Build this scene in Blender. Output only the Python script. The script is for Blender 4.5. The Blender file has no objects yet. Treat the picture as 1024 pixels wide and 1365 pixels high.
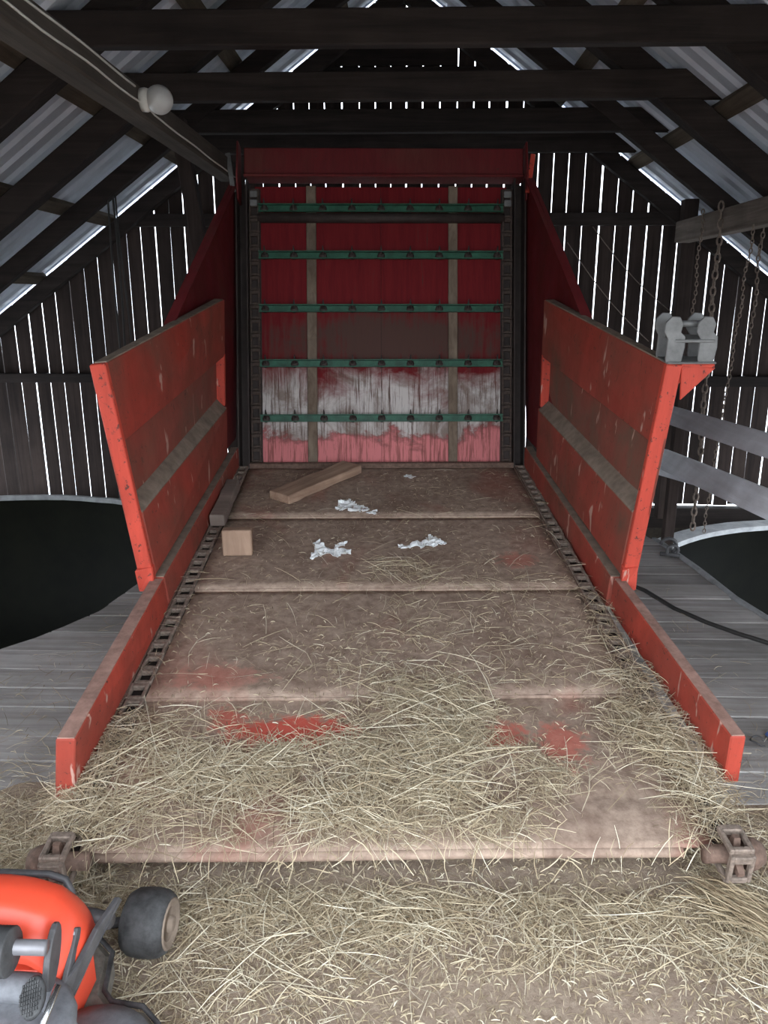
import bpy, bmesh, math, random
import numpy as np
from mathutils import Vector, Matrix, noise

S = bpy.context.scene
COL = S.collection
R = math.radians
rnd = random.Random(7)
nr = np.random.RandomState(11)

# ------------------------------------------------------------------ camera
cam_d = bpy.data.cameras.new('camera')
cam_d.sensor_fit = 'VERTICAL'
cam_d.sensor_height = 24.0
cam_d.lens = 1025.0 / 1365.0 * 24.0
cam_d.clip_start = 0.02
cam = bpy.data.objects.new('camera', cam_d)
COL.objects.link(cam)
cam.location = (0, 0, 1.55)
cam.rotation_euler = (R(90 - 15.4), 0, R(1.57))
S.camera = cam

# ------------------------------------------------------------------ world, light, exposure
world = bpy.data.worlds.new('overcast_sky')
S.world = world
world.use_nodes = True
wn = world.node_tree
bg = wn.nodes['Background']
bg.inputs['Color'].default_value = (0.82, 0.91, 1.0, 1)
bg.inputs['Strength'].default_value = 1.7
S.view_settings.view_transform = 'Standard'
S.view_settings.look = 'None'
S.view_settings.gamma = 1.0
S.view_settings.use_curve_mapping = False
S.view_settings.exposure = 2.0
S.cycles.max_bounces = 8
S.cycles.diffuse_bounces = 5


# ------------------------------------------------------------------ materials
def new_mat(name):
    m = bpy.data.materials.new(name)
    m.use_nodes = True
    nt = m.node_tree
    return m, nt, nt.nodes['Principled BSDF']


def nd(nt, typ, **kw):
    n = nt.nodes.new(typ)
    for k, v in kw.items():
        setattr(n, k, v)
    return n


def ramp(nt, fac, stops):
    r = nd(nt, 'ShaderNodeValToRGB')
    els = r.color_ramp.elements
    while len(els) < len(stops):
        els.new(0.5)
    for e, (p, c) in zip(els, stops):
        e.position = p
        e.color = (c, c, c, 1) if isinstance(c, (int, float)) else (*c, 1)
    nt.links.new(fac, r.inputs[0])
    return r.outputs[0]


def noise_tex(nt, vec, scale, detail=5, rough=0.6, dist=0.0):
    n = nd(nt, 'ShaderNodeTexNoise')
    n.inputs['Scale'].default_value = scale
    n.inputs['Detail'].default_value = detail
    n.inputs['Roughness'].default_value = rough
    n.inputs['Distortion'].default_value = dist
    nt.links.new(vec, n.inputs['Vector'])
    return n.outputs['Fac']


def mapped(nt, scale=(1, 1, 1), per_object=False):
    tc = nd(nt, 'ShaderNodeTexCoord')
    mp = nd(nt, 'ShaderNodeMapping')
    mp.inputs['Scale'].default_value = scale
    nt.links.new(tc.outputs['Object'], mp.inputs['Vector'])
    if per_object:
        oi = nd(nt, 'ShaderNodeObjectInfo')
        mul = nd(nt, 'ShaderNodeMath', operation='MULTIPLY')
        mul.inputs[1].default_value = 37.0
        nt.links.new(oi.outputs['Random'], mul.inputs[0])
        nt.links.new(mul.outputs[0], mp.inputs['Location'])
    return mp.outputs[0]


def mix(nt, fac, a, b, mode='MIX'):
    m = nd(nt, 'ShaderNodeMix', data_type='RGBA', blend_type=mode)
    for sock, v in ((m.inputs[0], fac), (m.inputs[6], a), (m.inputs[7], b)):
        if isinstance(v, (int, float)):
            sock.default_value = v
        elif isinstance(v, tuple):
            sock.default_value = (*v, 1)
        else:
            nt.links.new(v, sock)
    return m.outputs[2]


def math_n(nt, op, a, b=None):
    m = nd(nt, 'ShaderNodeMath', operation=op)
    m.use_clamp = False
    for i, v in enumerate((a, b)):
        if v is None:
            continue
        if isinstance(v, (int, float)):
            m.inputs[i].default_value = v
        else:
            nt.links.new(v, m.inputs[i])
    return m.outputs[0]


def bump(nt, bsdf, h, strength=0.3, dist=0.01):
    b = nd(nt, 'ShaderNodeBump')
    b.inputs['Strength'].default_value = strength
    b.inputs['Distance'].default_value = dist
    nt.links.new(h, b.inputs['Height'])
    nt.links.new(b.outputs[0], bsdf.inputs['Normal'])


def wood(name, light, dark, axis='x', rough=0.85, vary=0.35, spec=0.2):
    m, nt, b = new_mat(name)
    sc = {'x': (1.2, 22, 22), 'y': (22, 1.2, 22), 'z': (22, 22, 1.2)}[axis]
    v = mapped(nt, sc, True)
    v2 = mapped(nt, (3, 3, 3), True)
    f = noise_tex(nt, v, 1.0, 6, 0.65, 0.6)
    f2 = noise_tex(nt, v2, 1.0, 4, 0.6)
    c = mix(nt, ramp(nt, f, [(0.3, 0.0), (0.7, 1.0)]), dark, light)
    c = mix(nt, ramp(nt, f2, [(0.35, 0.0), (0.75, 0.6)]), c, tuple(x * 0.55 for x in dark))
    oi = nd(nt, 'ShaderNodeObjectInfo')
    vv = math_n(nt, 'MULTIPLY_ADD', oi.outputs['Random'], vary)
    nt.nodes[-1].inputs[2].default_value = 1 - vary / 2
    hsv = nd(nt, 'ShaderNodeHueSaturation')
    nt.links.new(vv, hsv.inputs['Value'])
    nt.links.new(c, hsv.inputs['Color'])
    nt.links.new(hsv.outputs[0], b.inputs['Base Color'])
    b.inputs['Roughness'].default_value = rough
    b.inputs['Specular IOR Level'].default_value = spec
    bump(nt, b, f, 0.5, 0.006)
    return m


def simple(name, col, rough=0.6, metal=0.0, var=0.25, scale=30, bstr=0.15, spec=0.4):
    m, nt, b = new_mat(name)
    v = mapped(nt)
    f = noise_tex(nt, v, scale, 5, 0.65)
    c = mix(nt, ramp(nt, f, [(0.3, 0), (0.7, 1)]), tuple(x * (1 - var) for x in col), tuple(min(1, x * (1 + var)) for x in col))
    nt.links.new(c, b.inputs['Base Color'])
    b.inputs['Roughness'].default_value = rough
    b.inputs['Metallic'].default_value = metal
    b.inputs['Specular IOR Level'].default_value = spec
    bump(nt, b, f, bstr, 0.003)
    return m


def red_paint(name, base, dirt_lo=0.45, dirt_hi=0.75, chips=0.64, rough=0.5, dirt=(0.10, 0.05, 0.035), scratch=True):
    """red enamel with brown dirt, vertical drag marks, chipped dark specks and pale scratches"""
    m, nt, b = new_mat(name)
    v = mapped(nt)
    vs = mapped(nt, (9, 3, 1.3))
    f1 = noise_tex(nt, v, 2.3, 6, 0.62, 0.3)
    f2 = noise_tex(nt, vs, 2.5, 6, 0.7, 0.4)
    f3 = noise_tex(nt, v, 45, 4, 0.7)
    c = mix(nt, ramp(nt, f2, [(0.35, 0), (0.7, 1)]), tuple(x * 0.72 for x in base), base)
    d = math_n(nt, 'MULTIPLY', ramp(nt, f1, [(dirt_lo, 0), (dirt_hi, 1)]), ramp(nt, f2, [(0.3, 0.35), (0.65, 1)]))
    c = mix(nt, d, c, dirt)
    c = mix(nt, ramp(nt, f3, [(chips, 0), (chips + 0.05, 0.85)]), c, (0.05, 0.03, 0.025))
    f5 = noise_tex(nt, mapped(nt, (1, 1, 1)), 7.0, 8, 0.75, 2.5)
    c = mix(nt, ramp(nt, f5, [(0.60, 0), (0.66, 0.6)]), c, tuple(x * 0.45 for x in dirt))
    if scratch:
        vv = mapped(nt, (26, 11, 3.2))
        f4 = noise_tex(nt, vv, 1.25, 3, 0.5, 0.5)
        c = mix(nt, ramp(nt, f4, [(0.66, 0), (0.69, 0.8)]), c, (0.56, 0.36, 0.29))
    nt.links.new(c, b.inputs['Base Color'])
    nt.links.new(ramp(nt, f1, [(0.3, rough), (0.7, min(1, rough + 0.3))]), b.inputs['Roughness'])
    b.inputs['Specular IOR Level'].default_value = 0.35
    bump(nt, b, f3, 0.15, 0.002)
    return m


RED = red_paint('worn_red_panel', (0.42, 0.055, 0.036), 0.36, 0.68, dirt=(0.135, 0.075, 0.05))
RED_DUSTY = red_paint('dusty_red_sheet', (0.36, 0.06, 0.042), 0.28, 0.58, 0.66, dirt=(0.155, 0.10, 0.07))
RED_BRIGHT = red_paint('bright_red_edge', (0.62, 0.075, 0.045), 0.6, 0.9, 0.6)
RED_DARK = red_paint('dull_red_plate', (0.15, 0.012, 0.014), 0.5, 0.85, 0.7, scratch=False)
RED_RAIL = red_paint('scuffed_red_rail', (0.48, 0.065, 0.04), 0.45, 0.8, 0.62)
DUST = simple('dusty_ledge', (0.23, 0.175, 0.135), 0.95, 0, 0.3, 14, 0.4, 0.1)
DUST_RED = simple('dusty_red_top', (0.34, 0.20, 0.16), 0.95, 0, 0.35, 18, 0.4, 0.1)
RUST = simple('rusty_steel', (0.16, 0.10, 0.075), 0.85, 0.15, 0.4, 40, 0.4)
CHAIN = simple('dirty_chain_steel', (0.23, 0.175, 0.14), 0.75, 0.3, 0.45, 55, 0.4)
DARKCHAIN = simple('dark_chain_steel', (0.075, 0.052, 0.042), 0.8, 0.2, 0.45, 55, 0.4)
DARKSTEEL = simple('dark_channel_steel', (0.045, 0.032, 0.028), 0.7, 0.2, 0.35, 12, 0.2)
GREEN = simple('green_bar_paint', (0.02, 0.085, 0.05), 0.55, 0, 0.45, 16, 0.15)
STRIP = wood('worn_strip_wood', (0.25, 0.19, 0.14), (0.13, 0.09, 0.065), 'z')
WOOD_DARK_Z = wood('dark_wall_wood', (0.062, 0.043, 0.036), (0.026, 0.018, 0.016), 'z')
WOOD_DARK_X = wood('dark_beam_wood', (0.048, 0.036, 0.031), (0.02, 0.015, 0.014), 'x')
WOOD_DARK_Y = wood('brown_batten_wood', (0.16, 0.125, 0.09), (0.07, 0.052, 0.04), 'y')
WOOD_PURLIN = wood('brown_purlin_wood', (0.10, 0.082, 0.066), (0.045, 0.036, 0.03), 'y')
WOOD_PALE_Y = wood('pale_beam_wood', (0.30, 0.25, 0.21), (0.14, 0.11, 0.09), 'y')
DECK = wood('grey_deck_wood', (0.52, 0.49, 0.465), (0.29, 0.26, 0.24), 'x', vary=0.4)
WHITEWOOD = wood('whitewashed_wood', (0.86, 0.87, 0.9), (0.68, 0.67, 0.68), 'y')  # white boards, colour raised and blued to stand in for skylight
PLANK = wood('brown_plank_wood', (0.50, 0.34, 0.24), (0.27, 0.165, 0.115), 'x')
BLOCK = wood('sawn_block_wood', (0.46, 0.31, 0.22), (0.31, 0.2, 0.14), 'z')
GREYWOOD = wood('grey_offcut_wood', (0.33, 0.26, 0.22), (0.22, 0.17, 0.14), 'y')
PAPER = simple('white_paper', (0.85, 0.85, 0.84), 0.9, 0, 0.06, 20, 0.2, 0.1)
RUBBER = simple('black_rubber', (0.06, 0.058, 0.058), 0.65, 0, 0.6, 22, 0.25)
BLACKMETAL = simple('charcoal_steel', (0.085, 0.08, 0.082), 0.5, 0.1, 0.25, 25, 0.1)
GREYPLASTIC = simple('dark_grey_plastic', (0.16, 0.16, 0.17), 0.6, 0, 0.2, 60, 0.3)
TUBE = simple('grey_tube', (0.23, 0.22, 0.23), 0.4, 0.3, 0.15, 20, 0.1)
CHROME = simple('bright_steel', (0.6, 0.6, 0.6), 0.25, 1.0, 0.1, 20, 0.05)
REDPLASTIC = simple('orange_red_plastic', (0.74, 0.075, 0.035), 0.38, 0, 0.08, 6, 0.03, 0.5)
GLASS = simple('milky_glass', (0.4, 0.38, 0.36), 0.35, 0, 0.05, 8, 0.02, 0.5)
CREAM = simple('cream_plastic', (0.6, 0.57, 0.52), 0.5, 0, 0.1, 20, 0.05)
CABLE = simple('black_cable', (0.025, 0.022, 0.02), 0.6)
GALV = simple('grey_galvanised', (0.2, 0.195, 0.19), 0.6, 0.4, 0.25, 18, 0.2)
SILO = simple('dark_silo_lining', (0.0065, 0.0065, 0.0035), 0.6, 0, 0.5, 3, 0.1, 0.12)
RIM = simple('pale_silo_rim', (0.82, 0.82, 0.84), 0.8, 0, 0.25, 9, 0.3)
RIM_DARK = simple('worn_silo_rim', (0.3, 0.3, 0.3), 0.8, 0, 0.3, 9, 0.3)
EARTH = simple('bare_earth', (0.05, 0.04, 0.03), 0.95)
DECKGREY = simple('dusty_deck_steel', (0.17, 0.15, 0.125), 0.85, 0, 0.45, 30, 0.3)
YARD = simple('gravel_yard', (0.27, 0.25, 0.22), 0.95, 0, 0.3, 5)
BLUE = simple('blue_paint', (0.06, 0.11, 0.3), 0.5)


def sheet_metal():
    m, nt, b = new_mat('galvanised_roof_sheet')
    v = mapped(nt, (1, 1, 1), True)
    f = noise_tex(nt, v, 3.0, 5, 0.6)
    c = mix(nt, ramp(nt, f, [(0.3, 0), (0.7, 1)]), (0.58, 0.61, 0.68), (0.76, 0.80, 0.88))
    nt.links.new(c, b.inputs['Base Color'])
    b.inputs['Metallic'].default_value = 0.25
    nt.links.new(ramp(nt, f, [(0.3, 0.42), (0.7, 0.55)]), b.inputs['Roughness'])
    return m


ROOF = sheet_metal()


def plate_mat():
    m, nt, b = new_mat('dusty_worn_plate')
    v = mapped(nt)
    f1 = noise_tex(nt, v, 3.2, 7, 0.62, 0.4)
    f2 = noise_tex(nt, v, 22, 6, 0.7)
    f3 = noise_tex(nt, mapped(nt, (1, 0.6, 1)), 1.9, 4, 0.55, 0.6)
    c = mix(nt, ramp(nt, f2, [(0.3, 0), (0.7, 1)]), (0.21, 0.142, 0.108), (0.47, 0.345, 0.265))
    c = mix(nt, ramp(nt, f1, [(0.45, 0), (0.72, 0.55)]), c, (0.13, 0.07, 0.05))
    c = mix(nt, ramp(nt, f3, [(0.55, 0), (0.68, 0.45)]), c, (0.33, 0.085, 0.06))
    # bare red paint rubbed clear near the front of the bed
    tc = nd(nt, 'ShaderNodeTexCoord')
    for (px, py, rx, ry, k) in ((-0.33, 0.50, 0.28, 0.11, 1.0), (0.36, 0.47, 0.09, 0.10, 0.7), (0.53, 0.43, 0.10, 0.14, 0.6), (-0.55, 0.58, 0.08, 0.07, 0.7), (-0.62, 0.80, 0.22, 0.1, 0.3), (0.62, 1.75, 0.12, 0.1, 0.4)):
        mp = nd(nt, 'ShaderNodeMapping')
        mp.inputs['Location'].default_value = (-px / rx, -py / ry, 0)
        mp.inputs['Scale'].default_value = (1 / rx, 1 / ry, 0)
        nt.links.new(tc.outputs['Object'], mp.inputs[0])
        ln = nd(nt, 'ShaderNodeVectorMath', operation='LENGTH')
        nt.links.new(mp.outputs[0], ln.inputs[0])
        a = math_n(nt, 'SUBTRACT', 1.25, ln.outputs['Value'])
        a = math_n(nt, 'ADD', a, math_n(nt, 'MULTIPLY', math_n(nt, 'SUBTRACT', f2, 0.5), 2.2))
        c = mix(nt, ramp(nt, a, [(0.35, 0), (0.75, k)]), c, (0.52, 0.10, 0.07))
    nt.links.new(c, b.inputs['Base Color'])
    b.inputs['Roughness'].default_value = 0.8
    b.inputs['Specular IOR Level'].default_value = 0.2
    bump(nt, b, f2, 0.35, 0.004)
    return m


PLATE = plate_mat()


def back_mat():
    """red back sheet of the elevator: bleached white band low down, brown grime above, pinkish faded foot"""
    m, nt, b = new_mat('worn_red_back_sheet')
    tc = nd(nt, 'ShaderNodeTexCoord')
    sep = nd(nt, 'ShaderNodeSeparateXYZ')
    nt.links.new(tc.outputs['Object'], sep.inputs[0])
    z, x = sep.outputs['Z'], sep.outputs['X']
    v = mapped(nt)
    streak = noise_tex(nt, mapped(nt, (16, 1, 1.4)), 2.0, 6, 0.65, 0.2)
    fine = noise_tex(nt, mapped(nt, (40, 1, 2.0)), 2.0, 5, 0.7)
    blob = noise_tex(nt, v, 3.2, 8, 0.72, 0.6)
    zz = math_n(nt, 'ADD', z, math_n(nt, 'MULTIPLY', math_n(nt, 'SUBTRACT', blob, 0.5), 0.30))
    red = mix(nt, ramp(nt, streak, [(0.3, 0), (0.7, 1)]), (0.115, 0.008, 0.011), (0.18, 0.014, 0.016))
    pink = mix(nt, ramp(nt, fine, [(0.42, 0), (0.5, 1)]), (0.30, 0.10, 0.09), (0.60, 0.19, 0.19))
    c = mix(nt, ramp(nt, zz, [(0.20, 1), (0.34, 0)]), red, pink)
    # bleached patch
    zi = math_n(nt, 'ADD', z, math_n(nt, 'MULTIPLY', math_n(nt, 'SUBTRACT', noise_tex(nt, mapped(nt, (1.2, 1, 1.6)), 2.6, 8, 0.66, 0.4), 0.5), 0.62))
    wband = math_n(nt, 'MULTIPLY', ramp(nt, zi, [(0.17, 0), (0.21, 1)]), ramp(nt, zi, [(0.43, 1), (0.60, 0)]))
    white = mix(nt, ramp(nt, fine, [(0.36, 0), (0.5, 1)]), (0.11, 0.07, 0.058), (0.55, 0.49, 0.46))
    white = mix(nt, ramp(nt, blob, [(0.45, 0), (0.62, 0.8)]), white, (0.16, 0.105, 0.08))
    edge = math_n(nt, 'MULTIPLY', ramp(nt, zi, [(0.13, 0), (0.18, 1)]), ramp(nt, zi, [(0.19, 1), (0.24, 0)]))
    c = mix(nt, math_n(nt, 'MULTIPLY', edge, 0.7), c, (0.12, 0.05, 0.04))
    c = mix(nt, wband, c, white)
    # brown grime above the bleached band, strongest in the middle
    gz = math_n(nt, 'MULTIPLY', ramp(nt, z, [(0.48, 0), (0.68, 1)]), ramp(nt, z, [(0.80, 1), (1.35, 0)]))
    xm = math_n(nt, 'ABSOLUTE', math_n(nt, 'SUBTRACT', x, 0.08))
    gx = ramp(nt, xm, [(0.25, 1), (0.85, 0.45)])
    val = math_n(nt, 'ADD', math_n(nt, 'MULTIPLY', math_n(nt, 'MULTIPLY', gz, gx), 0.36), math_n(nt, 'ADD', math_n(nt, 'MULTIPLY', blob, 0.5), math_n(nt, 'MULTIPLY', streak, 0.5)))
    g = ramp(nt, val, [(0.62, 0), (0.80, 1)])
    c = mix(nt, math_n(nt, 'MULTIPLY', g, 0.9), c, (0.075, 0.045, 0.036))
    # dark runs
    c = mix(nt, ramp(nt, streak, [(0.62, 0), (0.74, 0.75)]), c, (0.06, 0.03, 0.025))
    nt.links.new(c, b.inputs['Base Color'])
    b.inputs['Roughness'].default_value = 0.7
    b.inputs['Specular IOR Level'].default_value = 0.12
    bump(nt, b, fine, 0.15, 0.002)
    return m


BACK = back_mat()


def floor_mat():
    m, nt, b = new_mat('trodden_chaff_floor')
    v = mapped(nt)
    f1 = noise_tex(nt, v, 1.6, 6, 0.6, 0.3)
    f2 = noise_tex(nt, v, 60, 6, 0.75)
    c = mix(nt, ramp(nt, f2, [(0.3, 0), (0.72, 1)]), (0.24, 0.17, 0.125), (0.46, 0.36, 0.27))
    c = mix(nt, ramp(nt, f1, [(0.42, 0), (0.7, 0.5)]), c, (0.27, 0.20, 0.165))
    nt.links.new(c, b.inputs['Base Color'])
    b.inputs['Roughness'].default_value = 0.95
    b.inputs['Specular IOR Level'].default_value = 0.1
    bump(nt, b, f2, 0.6, 0.006)
    return m


FLOOR = floor_mat()


def hay_mat():
    m, nt, b = new_mat('dry_hay')
    at = nd(nt, 'ShaderNodeAttribute', attribute_name='tint')
    c = ramp(nt, at.outputs['Fac'], [(0, (0.15, 0.10, 0.06)), (0.35, (0.35, 0.265, 0.165)), (0.7, (0.53, 0.43, 0.29)), (1, (0.72, 0.64, 0.49))])
    nt.links.new(c, b.inputs['Base Color'])
    b.inputs['Roughness'].default_value = 0.7
    b.inputs['Specular IOR Level'].default_value = 0.25
    return m


HAY = hay_mat()


# ------------------------------------------------------------------ geometry helpers
class MB:
    def __init__(self):
        self.v, self.f, self.s = [], [], []

    def add(self, v, f, smooth=False):
        o = len(self.v)
        self.v += [tuple(p) for p in v]
        self.f += [tuple(i + o for i in q) for q in f]
        self.s += [smooth] * len(f)
        return self

    def hexa(self, p):
        """8 corners: bottom 0-3 counter-clockwise from above, top 4-7"""
        return self.add(p, [(3, 2, 1, 0), (4, 5, 6, 7), (0, 1, 5, 4), (1, 2, 6, 5), (2, 3, 7, 6), (3, 0, 4, 7)])

    def box(self, lo, hi, M=None):
        (x0, y0, z0), (x1, y1, z1) = lo, hi
        p = [Vector(q) for q in ((x0, y0, z0), (x1, y0, z0), (x1, y1, z0), (x0, y1, z0), (x0, y0, z1), (x1, y0, z1), (x1, y1, z1), (x0, y1, z1))]
        if M is not None:
            p = [M @ q for q in p]
        return self.hexa(p)

    def beam(self, a, b, w, h, up=(0, 0, 1)):
        """rectangular bar from a to b, w across, h along up"""
        a, b = Vector(a), Vector(b)
        d = (b - a).normalized()
        s = d.cross(Vector(up)).normalized()
        u = s.cross(d)
        p = []
        for e in (-h / 2, h / 2):
            for q, k in ((a, -1), (a, 1), (b, 1), (b, -1)):
                p.append(q + s * (k * w / 2) + u * e)
        return self.hexa(p)

    def tube(self, pts, r, n=8, cap=True, closed=False):
        pts = [Vector(p) for p in pts]
        rr = r if isinstance(r, (list, tuple)) else [r] * len(pts)
        v, f = [], []
        ref = None
        for i, p in enumerate(pts):
            a = pts[i - 1] if (i > 0 or closed) else p
            b = pts[(i + 1) % len(pts)] if (i < len(pts) - 1 or closed) else p
            t = (b - a).normalized()
            if ref is None:
                ref = Vector((0, 0, 1)) if abs(t.z) < 0.9 else Vector((1, 0, 0))
            s = t.cross(ref).normalized()
            ref = s.cross(t).normalized()
            for k in range(n):
                g = 2 * math.pi * k / n
                v.append(p + (s * math.cos(g) + ref * math.sin(g)) * rr[i])
        m = len(pts)
        for i in range(m if closed else m - 1):
            j = (i + 1) % m
            for k in range(n):
                f.append((i * n + k, i * n + (k + 1) % n, j * n + (k + 1) % n, j * n + k))
        if cap and not closed:
            f.append(tuple(range(n - 1, -1, -1)))
            f.append(tuple((m - 1) * n + k for k in range(n)))
        return self.add(v, f, True)

    def lathe(self, prof, n, M):
        """(radius, height) profile about local z"""
        v, f = [], []
        for r, h in prof:
            for k in range(n):
                g = 2 * math.pi * k / n
                v.append(M @ Vector((r * math.cos(g), r * math.sin(g), h)))
        for i in range(len(prof) - 1):
            for k in range(n):
                f.append((i * n + k, i * n + (k + 1) % n, (i + 1) * n + (k + 1) % n, (i + 1) * n + k))
        f.append(tuple(range(n - 1, -1, -1)))
        f.append(tuple((len(prof) - 1) * n + k for k in range(n)))
        return self.add(v, f, True)

    def prism(self, poly, d):
        """closed polygon of 3D points pushed along d"""
        n = len(poly)
        d = Vector(d)
        v = [Vector(p) for p in poly] + [Vector(p) + d for p in poly]
        f = [tuple(range(n - 1, -1, -1)), tuple(range(n, 2 * n))]
        f += [(i, (i + 1) % n, (i + 1) % n + n, i + n) for i in range(n)]
        return self.add(v, f)

    def build(self, name, mat, parent=None, bevel=0.0, fix=True):
        me = bpy.data.meshes.new(name)
        me.from_pydata([tuple(p) for p in self.v], [], self.f)
        me.polygons.foreach_set('use_smooth', self.s)
        if fix:
            bm = bmesh.new()
            bm.from_mesh(me)
            bmesh.ops.recalc_face_normals(bm, faces=bm.faces)
            bm.to_mesh(me)
            bm.free()
        me.materials.append(mat)
        o = bpy.data.objects.new(name, me)
        COL.objects.link(o)
        if parent is not None:
            o.parent = parent
        if bevel:
            md = o.modifiers.new('bevel', 'BEVEL')
            md.width = bevel
            md.segments = 1
            md.limit_method = 'ANGLE'
            md.angle_limit = R(50)
        return o


def share(src, parent, M):
    o = src.copy()
    COL.objects.link(o)
    o.parent = parent
    o.matrix_local = M
    return o


def tag(o, label, cat, group=None, kind=None):
    o['label'] = label
    o['category'] = cat
    if group:
        o['group'] = group
    if kind:
        o['kind'] = kind
    return o


def empty(name, M):
    o = bpy.data.objects.new(name, None)
    o.empty_display_size = 0.1
    COL.objects.link(o)
    o.matrix_world = M
    return o


def struct(o):
    o['kind'] = 'structure'
    return o


def interp(t, tab):
    return float(np.interp(t, [a for a, _ in tab], [b for _, b in tab]))


# ================================================================== THE BARN
# ---- floor: trodden front, then weathered deck boards cut round the two silo openings
LEFT_EDGE = [(2.84, -5.2), (2.87, -3.2), (3.0, -2.3), (3.2, -1.87), (3.37, -1.73), (3.65, -1.58), (4.15, -1.50), (4.8, -1.45), (5.5, -1.5), (6.0, -1.5), (6.9, -1.4)]
RIGHT_EDGE = [(2.84, 5.2), (2.9, 3.2), (3.1, 2.45), (3.3, 2.10), (3.6, 1.83), (3.93, 1.77), (4.37, 1.745), (4.87, 1.69), (5.2, 1.62), (5.6, 1.62), (6.0, 1.65), (6.9, 1.6)]


def grid_mesh(name, x0, x1, y0, y1, nx, ny, zf, mat, parent=None):
    v, f = [], []
    for j in range(ny + 1):
        for i in range(nx + 1):
            x, y = x0 + (x1 - x0) * i / nx, y0 + (y1 - y0) * j / ny
            v.append((x, y, zf(x, y)))
    for j in range(ny):
        for i in range(nx):
            a = j * (nx + 1) + i
            f.append((a, a + 1, a + nx + 2, a + nx + 1))
    return MB().add(v, f, True).build(name, mat, parent, fix=False)


def front_z(x, y):
    return 0.006 + 0.007 * noise.noise((x * 3, y * 3, 0)) + 0.004 * noise.noise((x * 11, y * 11, 3)) - 0.012 * max(0, (y - 1.95) / 0.25)


floor = struct(MB().box((-5.2, -0.2, -0.05), (5.2, 2.14, -0.012)).build('floor', FLOOR))
chaff = grid_mesh('chaff_layer', -4.3, 4.3, -0.15, 2.2, 150, 60, front_z, FLOOR, floor)
chaff['kind'] = 'stuff'

yy = 2.15
while yy < 6.75:
    w = rnd.uniform(0.15, 0.22)
    y0, y1 = yy + 0.003, min(yy + w - 0.003, 6.78)
    ys = [y0 + (y1 - y0) * k / 3 for k in range(4)]
    lx = [interp(y, LEFT_EDGE) + rnd.uniform(-0.006, 0.006) for y in ys]
    rx = [interp(y, RIGHT_EDGE) + rnd.uniform(-0.006, 0.006) for y in ys]
    zt = rnd.uniform(-0.005, 0.0)
    # a butt joint under the machine splits every course in two
    mid = rnd.uniform(-0.5, 0.5)
    for side in (0, 1):
        poly = [(lx[k], ys[k], zt - 0.04) for k in range(4)] + [(mid - 0.002, y1, zt - 0.04), (mid - 0.002, y0, zt - 0.04)] if side == 0 else \
               [(rx[k], ys[k], zt - 0.04) for k in range(4)] + [(mid + 0.002, y1, zt - 0.04), (mid + 0.002, y0, zt - 0.04)]
        MB().prism(poly, (0, 0, 0.04)).build('floor_board', DECK, floor, bevel=0.003)
    yy += w
# edge strip along the right opening
MB().tube([(interp(y, RIGHT_EDGE) + 0.02, y, -0.01) for y in np.linspace(3.45, 5.0, 14)], 0.022, 6).build('edge_strip', RIM_DARK, floor)
ground = struct(MB().box((-5.6, -0.2, -2.75), (5.6, 7.2, -2.65)).build('floor_lower', EARTH))

# ---- side walls, stopping short of the eaves, unseen, lowered to let skylight in
for sgn, nm in ((-1, 'wall_left'), (1, 'wall_right')):
    wl = struct(MB().box((sgn * 5.4 - 0.04, 0.2, -2.7), (sgn * 5.4 + 0.04, 7.0, -1.9)).build(nm, WOOD_DARK_Y))
    MB().box((sgn * 5.4 - 0.05, 0.2, -1.9), (sgn * 5.4 + 0.05, 7.0, -1.8)).build('wall_plate', WOOD_DARK_Y, wl)
    for y in (0.4, 2.5, 4.6, 6.7):
        MB().box((sgn * 5.4 - 0.05, y - 0.05, -1.8), (sgn * 5.4 + 0.05, y + 0.05, -0.4)).build('wall_post', WOOD_DARK_Z, wl)
# front wall with the wide door the photographer stands in, and the yard outside it
wf = struct(MB().box((-2.5, 0.2, 2.15), (2.5, 0.28, 2.4)).build('wall_front', WOOD_DARK_X))  # low lintel, out of view, added to shade the elevator head
for k in range(66):
    x0 = -5.3 + k * 0.159
    zb = 2.4 if abs(x0 + 0.08) < 2.45 else -0.1
    ztop = 3.94 - 0.72 * max(abs(x0 + 0.03), abs(x0 + 0.19))
    if ztop > zb:
        MB().box((x0, 0.215, zb), (x0 + 0.157, 0.24, ztop)).build('wall_board', WOOD_DARK_Z, wf)
yard = struct(MB().box((-14, -16, -0.2), (14, -0.2, -0.07)).build('floor_yard', YARD))  # unseen ground, added to cut sky light from below the horizon


def roof_z(x):
    return 4.0 - 0.72 * abs(x + 0.03)


# ---- gable wall: upright boards with daylight gaps
YW = 6.9
gable = struct(MB().box((-5.35, YW - 0.08, -0.46), (5.35, YW + 0.03, -0.275)).build('wall_back', WOOD_DARK_X))
MB().box((-5.35, YW - 0.03, -2.7), (5.35, YW + 0.05, -0.46)).build('foundation', EARTH, gable)
x = -5.3
while x < 5.25:
    w = rnd.uniform(0.115, 0.135)
    g = rnd.choice([0.006, 0.007, 0.008, 0.009, 0.011, 0.014])
    lean = rnd.uniform(-0.004, 0.004)
    x1 = x + w
    bot = -0.258 + rnd.uniform(-0.008, 0.008) if x > 1.2 else -0.30
    zt0, zt1 = roof_z(x) - 0.020, roof_z(x1) - 0.020
    yo = rnd.uniform(-0.004, 0.004)
    MB().hexa([(x - lean, YW + yo, bot), (x1 - lean, YW + yo, bot), (x1 - lean, YW + 0.012 + yo, bot), (x - lean, YW + 0.012 + yo, bot),
               (x + lean, YW + yo, zt0), (x1 + lean, YW + yo, zt1), (x1 + lean, YW + 0.012 + yo, zt1), (x + lean, YW + 0.012 + yo, zt0)]).build('wall_board', WOOD_DARK_Z, gable)
    x = x1 + g
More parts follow.
